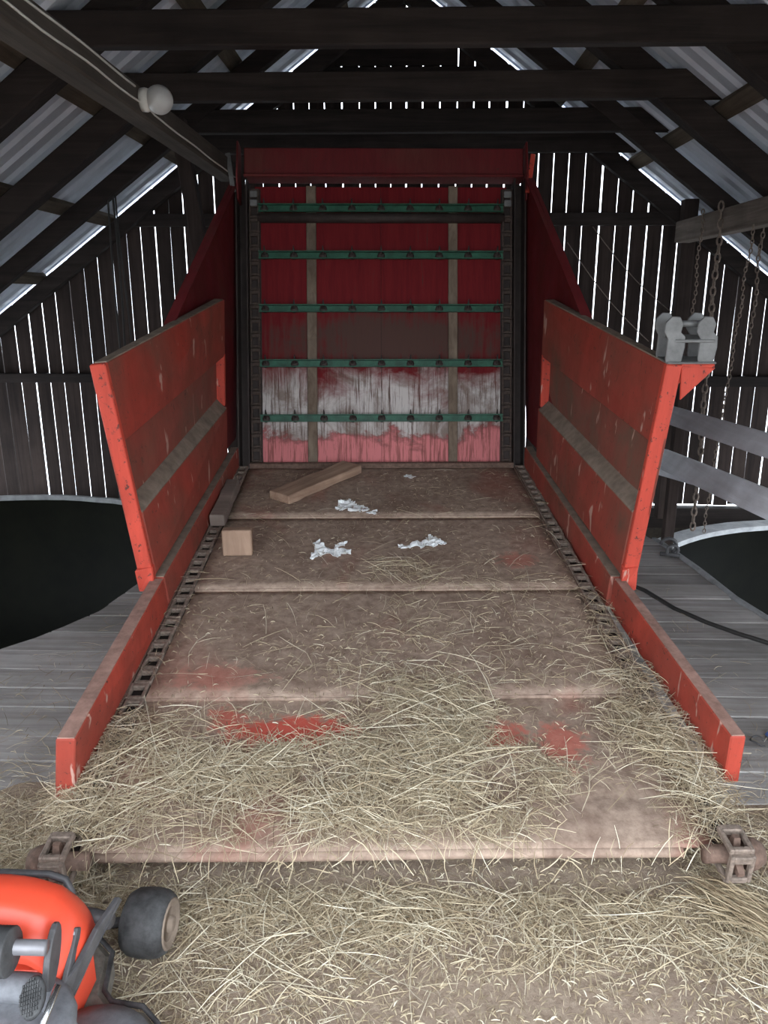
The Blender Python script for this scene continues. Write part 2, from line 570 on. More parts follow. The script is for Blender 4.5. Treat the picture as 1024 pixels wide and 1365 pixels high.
for (a, b, z0, z1) in ((-4.2, -2.3, 0.84, 0.92), (-2.3, 2.25, 2.15, 2.25), (2.2, 4.2, 0.82, 0.91), (-2.3, 2.2, 0.84, 0.92), (-4.3, 4.3, -0.12, -0.03)):
    if z0 < 0:
        continue
    MB().box((a, YW - 0.07, z0), (b, YW - 0.003, z1)).build('wall_rail', WOOD_DARK_X, gable, bevel=0.004)
for (a, b, z0, z1) in ((-0.86, 0.66, 3.13, 3.35), (-0.56, 0.40, 3.36, 3.58)):  # planks added to cover most daylight gaps near the apex
    MB().box((a, YW - 0.03, z0), (b, YW - 0.006, z1)).build('wall_rail', WOOD_DARK_X, gable, bevel=0.003)
for (a, b, w) in (((2.27, 6.6, -0.3), (2.25, 6.6, 2.32), 0.11),):
    MB().beam(a, b, w, w, (0, 1, 0)).build('wall_post', WOOD_DARK_Z, gable, bevel=0.006)

# ---- roof
ridge = struct(MB().box((-0.11, -0.1, 3.86), (0.05, 7.1, 3.9)).build('ceiling', WOOD_DARK_Y))
ridge.name = 'ceiling'


def corrugated(y0, y1, sgn, lift):
    v, f = [], []
    pitch = 0.16
    n = int(round((y1 - y0) / pitch))
    prof = [(0.0, 0.0), (0.050, 0.0), (0.066, 0.024), (0.109, 0.024)]
    ys = [(y0 + (k + a / 0.125) * (y1 - y0) / n, h) for k in range(n) for a, h in prof] + [(y1, 0.0)]
    xa, xb = (-0.03, sgn * 4.7)  # sheets end short of the walls, out of view, to admit skylight
    for y, h in ys:
        v.append((xa, y, 4.0 + h + lift))
        v.append((xb, y, roof_z(xb) + h + lift))
    m = len(ys)
    nn = len(v)
    v += [(p[0], p[1], p[2] + 0.002) for p in v]
    for i in range(m - 1):
        f.append((2 * i, 2 * i + 1, 2 * i + 3, 2 * i + 2))
        f.append((nn + 2 * i, nn + 2 * i + 2, nn + 2 * i + 3, nn + 2 * i + 1))
    return MB().add(v, f)


for sgn in (-1, 1):
    y = -0.1
    k = 0
    while y < 7.0:
        corrugated(y, min(y + 0.8, 7.1), sgn, 0.003 * (k % 2)).build('roof_sheet', ROOF, ridge, fix=True)
        y += 0.78
        k += 1
    for X in (0.5, 1.2, 1.85, 2.5, 3.15, 3.85, 4.6):
        xx = sgn * X
        n = Vector((sgn * 0.72, 0, 1)).normalized()
        c = Vector((xx, 0, roof_z(xx) - 0.026))
        MB().beam(c + Vector((0, -0.05, 0)), c + Vector((0, 6.86, 0)), 0.11, 0.045, n).build('roof_batten', WOOD_DARK_Y, ridge, bevel=0.004)
    for Y in (0.4, 1.2, 2.1, 3.1, 4.1, 5.06, 5.90, 6.78):
        n = Vector((sgn * 0.72, 0, 1)).normalized()
        a = Vector((-0.03, Y, 4.0)) - n * 0.125
        b = Vector((sgn * 4.68, Y, roof_z(sgn * 4.68))) - n * 0.125
        MB().beam(a, b, 0.12 if Y < 5.8 else 0.08, 0.15 if Y < 5.8 else 0.12, n).build('rafter', WOOD_DARK_X, ridge, bevel=0.006)
for Y in (1.05, 2.05, 3.05, 4.1, 5.1, 6.0, 6.76):
    xl, xr = -1.72, 1.88
    yo = -0.10
    MB().beam((xl, Y + yo, 2.755 + rnd.uniform(-.005, .005)), (xr, Y + yo, 2.755 + rnd.uniform(-.005, .005)), 0.075, 0.15).build('collar_tie', WOOD_DARK_X, ridge, bevel=0.006)
# purlin that carries the lamp, its post, and the short tie on the right
MB().box((-1.225, 1.2, 2.30), (-1.115, 5.42, 2.415)).build('purlin', WOOD_PURLIN, ridge, bevel=0.008)
MB().beam((-1.20, 5.62, 0.0), (-1.535, 5.62, 2.72), 0.10, 0.10, (0, 1, 0)).build('purlin_post', WOOD_DARK_Z, ridge, bevel=0.006)
MB().box((2.14, 3.0, 1.99), (2.26, 6.56, 2.15)).build('tie_beam', WOOD_PALE_Y, ridge, bevel=0.008)
MB().beam((2.2, 2.95, -0.1), (2.2, 2.95, 2.2), 0.11, 0.11, (0, 1, 0)).build('tie_post', WOOD_DARK_Z, ridge, bevel=0.006)

# ---- the two round silos below deck level
def silo(name, cx, cy, r, rim, lab, rim_mat, rim_w):
    t = empty(name, Matrix.Translation((cx, cy, -2.65)))
    h = rim + 2.65
    n = 72
    v, f = [], []
    for rad, z in ((r, 0.03), (r, h - 0.03), (r + 0.05, h - 0.03), (r + 0.05, 0.03)):
        for k in range(n):
            g = 2 * math.pi * k / n
            v.append((rad * math.cos(g), rad * math.sin(g), z))
    for i in range(3):
        for k in range(n):
            f.append((i * n + k, i * n + (k + 1) % n, (i + 1) * n + (k + 1) % n, (i + 1) * n + k))
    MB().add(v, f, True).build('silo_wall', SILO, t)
    MB().lathe([(r + 0.05, 0), (r + 0.05, 0.03)], 48, Matrix()).build('silo_base', SILO, t)
    pts = [((r + rim_w / 2) * math.cos(2 * math.pi * k / n), (r + rim_w / 2) * math.sin(2 * math.pi * k / n)) for k in range(n)]
    v, f = [], []
    for k, (px, py) in enumerate(pts):
        q = 2 * math.pi * k / n
        for rad, z in ((r - 0.004, h - 0.04), (r - 0.004, h), (r + rim_w, h), (r + rim_w, h - 0.04)):
            v.append((rad * math.cos(q), rad * math.sin(q), z + 0.006 * noise.noise((px * 4, py * 4, rad))))
    for k in range(n):
        for i in range(4):
            a, b = k * 4, ((k + 1) % n) * 4
            f.append((a + i, a + (i + 1) % 4, b + (i + 1) % 4, b + i))
    MB().add(v, f).build('silo_rim', rim_mat, t)
    return tag(t, lab, 'silo', 'round silos either side of the loader')


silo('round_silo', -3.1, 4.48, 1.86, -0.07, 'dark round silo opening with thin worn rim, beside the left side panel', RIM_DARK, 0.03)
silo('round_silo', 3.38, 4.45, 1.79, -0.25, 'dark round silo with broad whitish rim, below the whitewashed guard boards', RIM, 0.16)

# ================================================================== THE HAY LOADER
MO = Vector((-0.009, 1.707, 0.15))
vd = Vector((-0.0434, 0.9918, 0.1202)).normalized()
ud = Vector((vd.y, -vd.x, 0)).normalized()
wd = ud.cross(vd)
MM = Matrix(((ud.x, vd.x, wd.x, MO.x), (ud.y, vd.y, wd.y, MO.y), (ud.z, vd.z, wd.z, MO.z), (0, 0, 0, 1)))
loader = empty('hay_loader', MM)
tag(loader, 'large worn red hay loader with sloping bed and tall back elevator on the barn floor', 'machine')

WA = R(20)
WT = Vector((0, math.sin(WA), math.cos(WA)))
WN = Vector((0, -math.cos(WA), math.sin(WA)))
W0 = Vector((0, 3.13, 0.0))


def wp(u, s, d=0.0):
    """point on the back elevator: u across, s up its face, d in front of it"""
    return Vector((u, 0, 0)) + W0 + WT * s + WN * d


def wbox(mb, u0, u1, s0, s1, d0, d1):
    return mb.hexa([wp(u0, s0, d1), wp(u1, s0, d1), wp(u1, s0, d0), wp(u0, s0, d0), wp(u0, s1, d1), wp(u1, s1, d1), wp(u1, s1, d0), wp(u0, s1, d0)])


# bed plates, each with a rolled front lip that overlaps the one before
seams = [0.02, 0.675, 1.465, 2.288, 3.12]
for k in range(4):
    v0, v1 = seams[k], seams[k + 1]

    def pz(u, v, a=v0, b=v1, k=k):
        t = (v - a) / (b - a)
        if k == 0 and v < 0.16:
            return 0.009 - 0.016 * ((0.16 - v) / 0.14) ** 2.2 + 0.003 * noise.noise((u * 2.2, v * 2.2, k))
        return 0.009 * (1 - t) - 0.004 * t + 0.004 * noise.noise((u * 2.2, v * 2.2, k)) + 0.002 * noise.noise((u * 7, v * 7, k))
    p = grid_mesh('bed_plate', -0.842, 0.842, v0, v1 + 0.02, 26, 12 if k else 30, pz, PLATE, loader)
    sd = p.modifiers.new('thick', 'SOLIDIFY')
    sd.thickness = 0.006
    sd.offset = -1
    p.name = 'bed_plate'
    r = 0.008 if k else 0.015
    MB().tube([(u, v0, pz(u, v0) - r) for u in np.linspace(-0.84 if k else -0.80, 0.84 if k else 0.76, 14)], r, 10).build('rolled_lip', PLATE, p)
# frame under the bed
MB().box((-0.93, 0.10, -0.11), (-0.87, 3.12, -0.03)).box((0.87, 0.10, -0.11), (0.93, 3.12, -0.03)).box((-0.87, 0.30, -0.11), (0.87, 0.36, -0.03)).box((-0.87, 1.5, -0.11), (0.87, 1.56, -0.03)).box((-0.87, 3.04, -0.11), (0.87, 3.12, -0.03)).build('bed_frame', RUST, loader)
Minv = MM.inverted()
for (X, Y) in ((-0.98, 4.6), (0.85, 4.68), (-0.9, 2.6), (0.88, 2.6)):
    top = Minv @ Vector((X, Y, 0))
    ztop = (MM @ Vector((top.x, top.y, -0.06))).z
    MB().beam(Minv @ Vector((X, Y, 0.0)), Minv @ Vector((X, Y, ztop)), 0.06, 0.06, ud).build('support_leg', RED_DARK, loader)
for s in (-1, 1):
    MB().tube([(s * 0.80, -0.012, 0.0), (s * 0.955, -0.012, 0.0)], 0.024, 12).build('front_shaft', RUST, loader)
for s in (-1, 1):
    MB().lathe([(0.038, 0), (0.045, 0.01), (0.04, 0.03), (0.028, 0.05)], 14, Matrix.Translation((s * 0.905, -0.012, 0)) @ Matrix.Rotation(s * R(90), 4, 'Y')).build('shaft_end', RUST, loader)

# drive chains: two runs along the bed and two up the elevator, link by link
lk = MB()
lk.box((-0.032, 0.0, -0.008), (-0.020, 0.088, 0.010)).box((0.020, 0.0, -0.008), (0.032, 0.088, 0.010))
lk.box((-0.022, 0.0, -0.008), (0.022, 0.016, 0.008)).box((-0.026, 0.066, -0.011), (0.026, 0.088, 0.009))
link0 = None
for s in (-1, 1):
    side_chain = MB().box((-0.036, 0.03, -0.03), (0.036, 3.1, -0.016)).build('chain_track', DARKSTEEL, loader)
    side_chain.location = (s * 0.877, 0, 0)
    uc = 0.0
    def place(M):
        global link0
        if link0 is None:
            link0 = lk.build('chain_link', CHAIN, side_chain, bevel=0.003)
            link0.matrix_local = M
        else:
            share(link0, side_chain, M)
    for i in range(34):
        place(Matrix.Translation((uc + rnd.uniform(-.002, .002), 0.04 + i * 0.0905, 0.004)) @ Matrix.Rotation(rnd.uniform(-0.03, 0.03), 4, 'Z'))
    for a in (0, 90, 180):                       # round the front sprocket
        c = Vector((uc, -0.012, 0.0))
        g = R(a)
        place(Matrix.Translation(c + Vector((0, -math.sin(g) * 0.048, math.cos(g) * 0.048))) @ Matrix.Rotation(R(180) + g, 4, 'X') @ Matrix.Rotation(R(180), 4, 'Z') @ Matrix.Translation((0, -0.044, 0)))
    # sprocket
    sp = MB().lathe([(0.036, -0.012), (0.036, 0.012)], 14, Matrix.Translation((s * 0.877, -0.012, 0)) @ Matrix.Rotation(R(90), 4, 'Y'))
    for k in range(7):
        M = Matrix.Translation((s * 0.877, -0.012, 0)) @ Matrix.Rotation(k * 2 * math.pi / 7, 4, 'X')
        sp.hexa([M @ Vector(p) for p in ((-.010, -.014, .034), (.010, -.014, .034), (.010, .014, .034), (-.010, .014, .034), (-.008, -.007, .060), (.008, -.007, .060), (.008, .007, .060), (-.008, .007, .060))])
    sp.build('sprocket', RUST, loader)
    # guide strips beside the chain
    MB().box((s * 0.877 - 0.040, 0.06, -0.02), (s * 0.877 - 0.034, 3.08, 0.014)).build('chain_guide', RUST, loader)
    # elevator run, darker links
    lk2 = None
    tr = wbox(MB(), s * 0.800 - 0.036, s * 0.800 + 0.036, 0.0, 1.76, -0.06, -0.05).build('chain_track', DARKSTEEL, loader)
    for i in range(19):
        B = Matrix((( 1, 0, 0, 0), (0, WT.y, WN.y, 0), (0, WT.z, WN.z, 0), (0, 0, 0, 1)))
        M = Matrix.Translation(wp(s * 0.800, 0.03 + i * 0.0905, -0.015)) @ B
        if lk2 is None:
            lk2 = lk.build('chain_link', DARKCHAIN, tr, bevel=0.003)
            lk2.matrix_local = M
        else:
            share(lk2, tr, M)
    # dark channel that frames the elevator
    ch = MB()
    wbox(ch, s * 0.838 if s > 0 else -0.910, s * 0.838 if s < 0 else 0.910, -0.02, 1.80, -0.10, -0.085)
    wbox(ch, min(s * 0.838, s * 0.846), max(s * 0.838, s * 0.846), -0.02, 1.80, -0.085, 0.03)
    wbox(ch, min(s * 0.902, s * 0.912), max(s * 0.902, s * 0.912), -0.02, 1.80, -0.30, 0.03)
    ch.build('elevator_channel', DARKSTEEL, loader)
    # small bright roller plates at the head
    for sv in (1.655, 1.71):
        wbox(MB(), s * 0.80 - 0.024, s * 0.80 + 0.024, sv - 0.02, sv + 0.02, 0.0, 0.012).build('bearing_plate', GALV, loader, bevel=0.005)

# elevator back sheet in four panels, two wooden strips between
for (u0, u1) in ((-0.800, -0.444), (-0.442, -0.002), (0.000, 0.457), (0.459, 0.800)):
    wbox(MB(), u0, u1, 0.025, 1.775, -0.062, -0.052 + rnd.uniform(-0.002, 0.002)).build('back_panel', BACK, loader)
for (u0, u1) in ((-0.474, -0.412), (0.429, 0.487)):
    wbox(MB(), u0, u1, 0.025, 1.775, -0.050, -0.03).build('wooden_strip', STRIP, loader, bevel=0.003)
MB().box((-0.842, 3.105, -0.02), (0.842, 3.14, 0.028)).build('foot_sill', RUST, loader, bevel=0.004)
# green tine bars
tine_proto = None
for sv in (0.309, 0.655, 1.0, 1.333, 1.625):
    b = MB()
    wbox(b, -0.772, 0.772, sv - 0.022, sv + 0.022, -0.012, -0.004)
    wbox(b, -0.772, 0.772, sv + 0.016, sv + 0.022, -0.004, 0.022)
    wbox(b, -0.772, 0.772, sv - 0.024, sv - 0.018, -0.004, 0.014)
    bar = b.build('tine_bar', GREEN, loader)
    for k in range(9):
        u = -0.735 + k * 1.47 / 8
        M = Matrix.Translation(wp(u, sv, 0))
        if tine_proto is None:
            t = MB()
            t.tube([WT * 0.0 + WN * -0.002, WT * 0.022 + WN * 0.012, WT * 0.05 + WN * 0.03], [0.011, 0.008, 0.003], 6)
            t.lathe([(0.026, 0), (0.022, 0.008)], 8, Matrix.Translation(WT * -0.004 + WN * -0.003) @ WN.to_track_quat('Z', 'Y').to_matrix().to_4x4())
            tine_proto = t.build('tine', DARKSTEEL, bar)
            tine_proto.matrix_local = M
        else:
            share(tine_proto, bar, M)
MB().tube([wp(-0.78, 1.57, -0.02), wp(0.78, 1.57, -0.02)], 0.03, 12).build('head_shaft', DARKSTEEL, loader)
# head cover above the elevator
hd = MB()
wbox(hd, -0.86, 0.90, 1.812, 2.0, -0.03, 0.0)
wbox(hd, -0.86, 0.90, 1.812, 1.83, -0.10, 0.03)
hd.build('head_cover', RED_DARK, loader, bevel=0.006)
for s in (-1, 1):
    hb = MB().prism([wp(s * 0.885 + (0.02 if s > 0 else 0), a, d) for a, d in ((1.66, 0.05), (1.80, 0.09), (2.02, 0.05), (2.02, -0.06), (1.66, -0.06))], (s * 0.012, 0, 0))
    hb.build('head_bracket', RED_DARK, loader, bevel=0.004)
    MB().beam(wp(s * 0.915, 1.70, 0.06), wp(s * 0.955, 1.95, 0.03), 0.03, 0.012, WN).build('head_stay', RED_BRIGHT if s > 0 else GALV, loader, bevel=0.003)

# low side rails at the front, side lips behind them
def rail(s, v0, v1, ib0, it0, ib1, it1, th, h0, h1, name, matl, drop=0.0):
    m = MB()
    p = []
    for (v, ib, it, h) in ((v0, ib0, it0, h0), (v1, ib1, it1, h1)):
        p.append([(s * ib, v, drop), (s * (ib + th), v, drop), (s * (it + th), v, h), (s * it, v, h)])
    a, b = p
    m.add(a + b, [(0, 1, 2, 3), (7, 6, 5, 4), (0, 4, 5, 1), (1, 5, 6, 2), (2, 6, 7, 3), (3, 7, 4, 0)])
    o = m.build(name, matl, loader, bevel=0.004)
    top = MB()
    q = []
    for (v, it, h) in ((v0 + 0.004, it0, h0), (v1, it1, h1)):
        q += [(s * (it + 0.004), v, h - 0.003), (s * (it + th - 0.004), v, h - 0.003)]
    q += [(a_, b_, c_ + 0.007) for a_, b_, c_ in q]
    top.add(q, [(0, 1, 3, 2), (4, 6, 7, 5), (0, 4, 5, 1), (1, 5, 7, 3), (3, 7, 6, 2), (2, 6, 4, 0)])
    d = top.build('dusty_top', DUST_RED if name == 'side_rail' else DUST, o)
    d['label'] = 'dust-covered upper edge'
    return o


rail(-1, 0.22, 1.31, 0.925, 0.89, 0.915, 0.925, 0.055, 0.202, 0.135, 'side_rail', RED_RAIL, -0.01)
rail(1, 0.26, 1.31, 0.972, 0.965, 0.935, 0.94, 0.045, 0.158, 0.125, 'side_rail', RED_RAIL, -0.01)
rail(-1, 1.33, 3.12, 0.915, 0.925, 0.905, 0.905, 0.05, 0.135, 0.13, 'side_lip', RED, -0.02)
rail(1, 1.33, 3.12, 0.925, 0.93, 0.905, 0.905, 0.05, 0.125, 0.13, 'side_lip', RED, -0.02)


# flared side panels, lofted along the bed
def side_panel(s, fb, ft, bb, bt, v0, v1, lab):
    """fb.. = (u, w) of the inner face at front bottom, front top, back bottom, back top (u outward)"""
    def P(t, d, h):
        b = Vector((fb[0], fb[1])).lerp(Vector((bb[0], bb[1])), t)
        tp = Vector((ft[0], ft[1])).lerp(Vector((bt[0], bt[1])), t)
        e = (tp - b)
        nn = Vector((e.y, -e.x)).normalized()
        q = b + e * h + nn * d
        return Vector((s * q.x, v0 + (v1 - v0) * t, q.y))

    def loft(prof, t0=0.0, t1=1.0):
        m = MB()
        n = len(prof)
        v = [P(t0, *q) for q in prof] + [P(t1, *q) for q in prof]
        f = [(i, (i + 1) % n, (i + 1) % n + n, i + n) for i in range(n)] + [tuple(range(n)), tuple(range(2 * n - 1, n - 1, -1))]
        return m.add(v, f)
    rec = 0.045
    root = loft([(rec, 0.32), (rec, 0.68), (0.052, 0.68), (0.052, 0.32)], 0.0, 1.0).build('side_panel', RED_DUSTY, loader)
    loft([(0.0, 0.655), (0.0, 1.0), (0.05, 1.0), (0.05, 0.68), (rec, 0.655)], 0.018).build('upper_board', RED, root, bevel=0.003)
    loft([(-0.008, 0.0), (-0.008, 0.325), (0.05, 0.325), (0.05, 0.0)], 0.018).build('lower_board', RED, root, bevel=0.003)
    l = loft([(-0.009, 0.323), (rec, 0.382), (rec, 0.33), (-0.009, 0.315)], 0.018, 0.985).build('ledge', DUST, root)
    l['label'] = 'dust-covered ledge'
    loft([(0.002, 1.0), (0.002, 1.006), (0.048, 1.006), (0.048, 1.0)], 0.02, 0.985).build('dusty_top', DUST, root)
    loft([(-0.004, -0.02), (-0.004, 1.002), (0.055, 1.002), (0.055, -0.02)], 0.0, 0.018).build('end_plate', RED_BRIGHT, root, bevel=0.004)
    loft([(-0.002, 0.34), (-0.002, 0.67), (0.05, 0.67), (0.05, 0.34)], 0.982, 1.0).build('rear_post', RED_BRIGHT, root, bevel=0.003)
    # torn foot of the end plate
    c = P(0.0, 0.025, -0.01)
    MB().hexa([c + Vector(q) for q in ((-0.035, -0.012, -0.05), (0.03, -0.016, -0.045), (0.03, 0.03, -0.03), (-0.03, 0.03, -0.03), (-0.04, -0.02, 0.05), (0.03, -0.005, 0.06), (0.03, 0.03, 0.06), (-0.03, 0.03, 0.06))]).build('bent_foot', RED_BRIGHT, root, bevel=0.004)
    return root


side_panel(-1, (0.965, 0.15), (1.045, 1.025), (0.945, 0.15), (0.885, 1.06), 1.30, 2.92, '')
side_panel(1, (0.975, 0.14), (1.035, 1.02), (0.94, 0.14), (0.905, 1.06), 1.30, 2.90, '')

# tall tapering side plates of the elevator
for s, ub, uf, vt, vf in ((-1, 0.922, 1.02, 3.84, 2.14), (1, 0.922, 1.005, 3.72, 2.30)):
    def U(v):
        return s * (ub + (uf - ub) * (3.7 - v) / (3.7 - vf))
    pts = [(3.30, 0.14), (3.84, 1.62), (vt + 0.02, 1.69), (vt - 0.07, 1.70), (vf, 1.02), (vf, 0.16)]
    pl = MB().prism([(U(v), v, w) for v, w in pts], (s * 0.006, 0, 0)).build('elevator_side', RED_DARK, loader)
    a, b = Vector((U(vt - 0.05), vt - 0.05, 1.70)), Vector((U(vf), vf, 1.02))
    MB().beam(a, b, 0.008, 0.05, (s, 0, 0)).build('edge_flange', RED_DARK, pl)

# hinge bracket and gusset outside the right panel
gs = MB().prism([(1.085, 1.30, 1.02), (1.215, 1.30, 1.008), (1.10, 1.30, 0.885)], (0, 0.012, 0)).prism([(1.085, 1.42, 1.02), (1.215, 1.42, 1.008), (1.10, 1.42, 0.885)], (0, 0.012, 0))
gs.box((1.085, 1.30, 1.008), (1.21, 1.432, 1.022)).build('gusset', RED_BRIGHT, loader, bevel=0.003)


def lobe(u0, v, side):
    pr = [(0, 0.0), (0.055, 0.0), (0.062, 0.06), (0.058, 0.10), (0.04, 0.115), (0.045, 0.145), (0.03, 0.17), (0.0, 0.172), (-0.02, 0.15), (-0.022, 0.115), (-0.005, 0.09), (-0.005, 0.02)]
    return [(u0 + side * a, v, 1.022 + h) for a, h in pr]


for (u0, v, side) in ((1.03, 1.31, 1), (1.15, 1.31, 1), (1.03, 1.41, 1), (1.15, 1.41, 1)):
    br = MB().prism(lobe(u0, v, side), (0, 0.010, 0)).build('hinge_plate', GALV, loader, bevel=0.002)
MB().box((1.05, 1.305, 1.10), (1.20, 1.425, 1.112)).build('hinge_bar', GALV, loader, bevel=0.003)
MB().box((1.03, 1.30, 1.022), (1.215, 1.425, 1.03)).build('hinge_base', GALV, loader, bevel=0.003)
MB().tube([(1.06, 1.365, 1.16), (1.20, 1.365, 1.16)], 0.012, 8).build('hinge_pin', GALV, loader)
# red stanchion and cross bars standing behind the right panel
MB().beam((1.17, 3.0, -0.50), (1.17, 3.0, 0.24), 0.14, 0.10, (0, 1, 0)).build('rear_stanchion', RED_DARK, loader, bevel=0.006)
for h in (0.0, 0.09, 0.17):
    MB().box((1.24, 2.99, h), (1.40, 3.02, h + 0.025)).build('stanchion_bar', GALV, loader, bevel=0.004)

# ================================================================== LOOSE THINGS ON THE BED
def on_bed(name, u, v, w, rot, lab, cat, group=None):
    t = MM @ Matrix.Translation((u, v, w)) @ Matrix.Rotation(R(rot), 4, 'Z')
    return t


def rough_board(L, Wd, H, seed, mat, name, M, n=9):
    """a sawn piece of timber with uneven edges"""
    v, f = [], []
    r = random.Random(seed)
    for i in range(n + 1):
        xx = -L / 2 + L * i / n
        j = lambda a: r.uniform(-a, a)
        e = 0.05 * Wd
        v += [(xx, -Wd / 2 + j(e), 0), (xx, Wd / 2 + j(e), 0), (xx, Wd / 2 + j(e), H + j(H * .05)), (xx, -Wd / 2 + j(e), H + j(H * .05))]
    for i in range(n):
        for k in range(4):
            a, b = i * 4, (i + 1) * 4
            f.append((a + k, a + (k + 1) % 4, b + (k + 1) % 4, b + k))
    f += [(3, 2, 1, 0), tuple(n * 4 + k for k in range(4))]
    o = MB().add(v, f).build(name, mat, None, bevel=0.004)
    o.matrix_world = M
    return o


a, b = Vector((-0.56, 2.53)), Vector((-0.18, 3.02))
ang = math.degrees(math.atan2(b.y - a.y, b.x - a.x))
tag(rough_board(0.66, 0.15, 0.05, 3, PLANK, 'timber_plank', on_bed('', -0.385, 2.77, 0.006, ang, '', '')), 'rough brown timber plank lying askew at the back of the bed', 'plank')
tag(rough_board(0.56, 0.075, 0.06, 5, GREYWOOD, 'timber_offcut', on_bed('', -0.868, 2.42, 0.016, 91, '', '')), 'grey squared timber offcut lying along the left chain', 'offcut')
bk = MB().hexa([(-0.07, -0.03, 0), (0.07, -0.03, 0), (0.068, 0.03, 0), (-0.07, 0.03, 0), (-0.072, -0.012, 0.125), (0.07, -0.012, 0.125), (0.07, 0.045, 0.12), (-0.071, 0.045, 0.12)]).build('timber_block', BLOCK, None, bevel=0.005)
bk.matrix_world = MM @ Matrix.Translation((-0.708, 1.83, 0.006)) @ Matrix.Rotation(R(2), 4, 'Z')
tag(bk, 'square pale brown timber block standing near the left chain', 'block')


def crumple(outline, h, seed, res=0.012):
    """crumpled sheet filling an outline, ridged and folded"""
    pts = np.array(outline)
    lo, hi = pts.min(0) - 0.01, pts.max(0) + 0.01
    nx, ny = int((hi[0] - lo[0]) / res) + 1, int((hi[1] - lo[1]) / res) + 1

    def inside(x, y):
        c = False
        n = len(pts)
        for i in range(n):
            x1, y1 = pts[i]
            x2, y2 = pts[(i + 1) % n]
            if (y1 > y) != (y2 > y) and x < (x2 - x1) * (y - y1) / (y2 - y1) + x1:
                c = not c
        return c
    v, f, idx = [], [], {}
    for j in range(ny + 1):
        for i in range(nx + 1):
            x, y = lo[0] + i * res, lo[1] + j * res
            z = 0.004 + h * abs(noise.noise((x * 17 + seed, y * 17, seed))) * 1.3 + h * 0.7 * abs(noise.noise((x * 40, y * 40 + seed, seed)))
            idx[(i, j)] = len(v)
            v.append((x + 0.006 * noise.noise((x * 50, y * 50, seed + 3)), y + 0.006 * noise.noise((x * 50, y * 50, seed + 7)), z))
    for j in range(ny):
        for i in range(nx):
            if inside(lo[0] + (i + .5) * res, lo[1] + (j + .5) * res):
                f.append((idx[(i, j)], idx[(i + 1, j)], idx[(i + 1, j + 1)], idx[(i, j + 1)]))
    used = sorted({k for q in f for k in q})
    mp = {k: n for n, k in enumerate(used)}
    return [v[k] for k in used], [tuple(mp[k] for k in q) for q in f]


def paper(outlines, h, seed, name, lab, cat, mat=PAPER, group=None):
    m = MB()
    for k, o in enumerate(outlines):
        m.add(*crumple(o, h, seed + k * 5))
    ob = m.build(name, mat, None, fix=False)
    ob.matrix_world = MM
    sd = ob.modifiers.new('thick', 'SOLIDIFY')
    sd.thickness = 0.0015
    tag(ob, lab, cat, group)
    return ob


paper([[(-0.36, 1.76), (-0.33, 1.755), (-0.30, 1.80), (-0.24, 1.78), (-0.16, 1.83), (-0.19, 1.87), (-0.27, 1.865), (-0.30, 1.90), (-0.335, 1.97), (-0.355, 1.95), (-0.34, 1.87), (-0.36, 1.80)],
       [(-0.245, 1.875), (-0.205, 1.90), (-0.18, 1.955), (-0.215, 1.95), (-0.25, 1.91)]], 0.02, 3, 'crumpled_paper', 'crumpled white paper with two raised ends, left of the bed centre', 'paper', PAPER, 'crumpled papers on the bed')
paper([[(0.06, 1.885), (0.10, 1.87), (0.15, 1.885), (0.19, 1.87), (0.25, 1.885), (0.30, 1.915), (0.285, 1.96), (0.265, 1.99), (0.225, 2.03), (0.21, 2.0), (0.22, 1.965), (0.16, 1.94), (0.11, 1.905), (0.07, 1.92)]], 0.022, 13, 'crumpled_paper', 'crumpled white paper, longer flat one, right of the bed centre', 'paper', PAPER, 'crumpled papers on the bed')
paper([[(-0.27, 2.38), (-0.20, 2.36), (-0.10, 2.34), (-0.08, 2.40), (-0.15, 2.46), (-0.19, 2.53), (-0.25, 2.49)]], 0.022, 21, 'paper_scrap', 'torn greyish white scrap beside the brown plank', 'paper scrap', PAPER, 'paper scraps on the bed')
paper([[(-0.11, 2.33), (-0.05, 2.30), (-0.02, 2.33), (-0.06, 2.38), (-0.10, 2.39)]], 0.012, 27, 'paper_scrap', 'small pale scrap on the seam in front of the brown plank', 'paper scrap', PAPER, 'paper scraps on the bed')
paper([[(0.13, 2.90), (0.18, 2.885), (0.205, 2.91), (0.17, 2.945), (0.135, 2.94)]], 0.015, 33, 'paper_scrap', 'small white scrap alone near the foot of the back wall', 'paper scrap', PAPER, 'paper scraps on the bed')

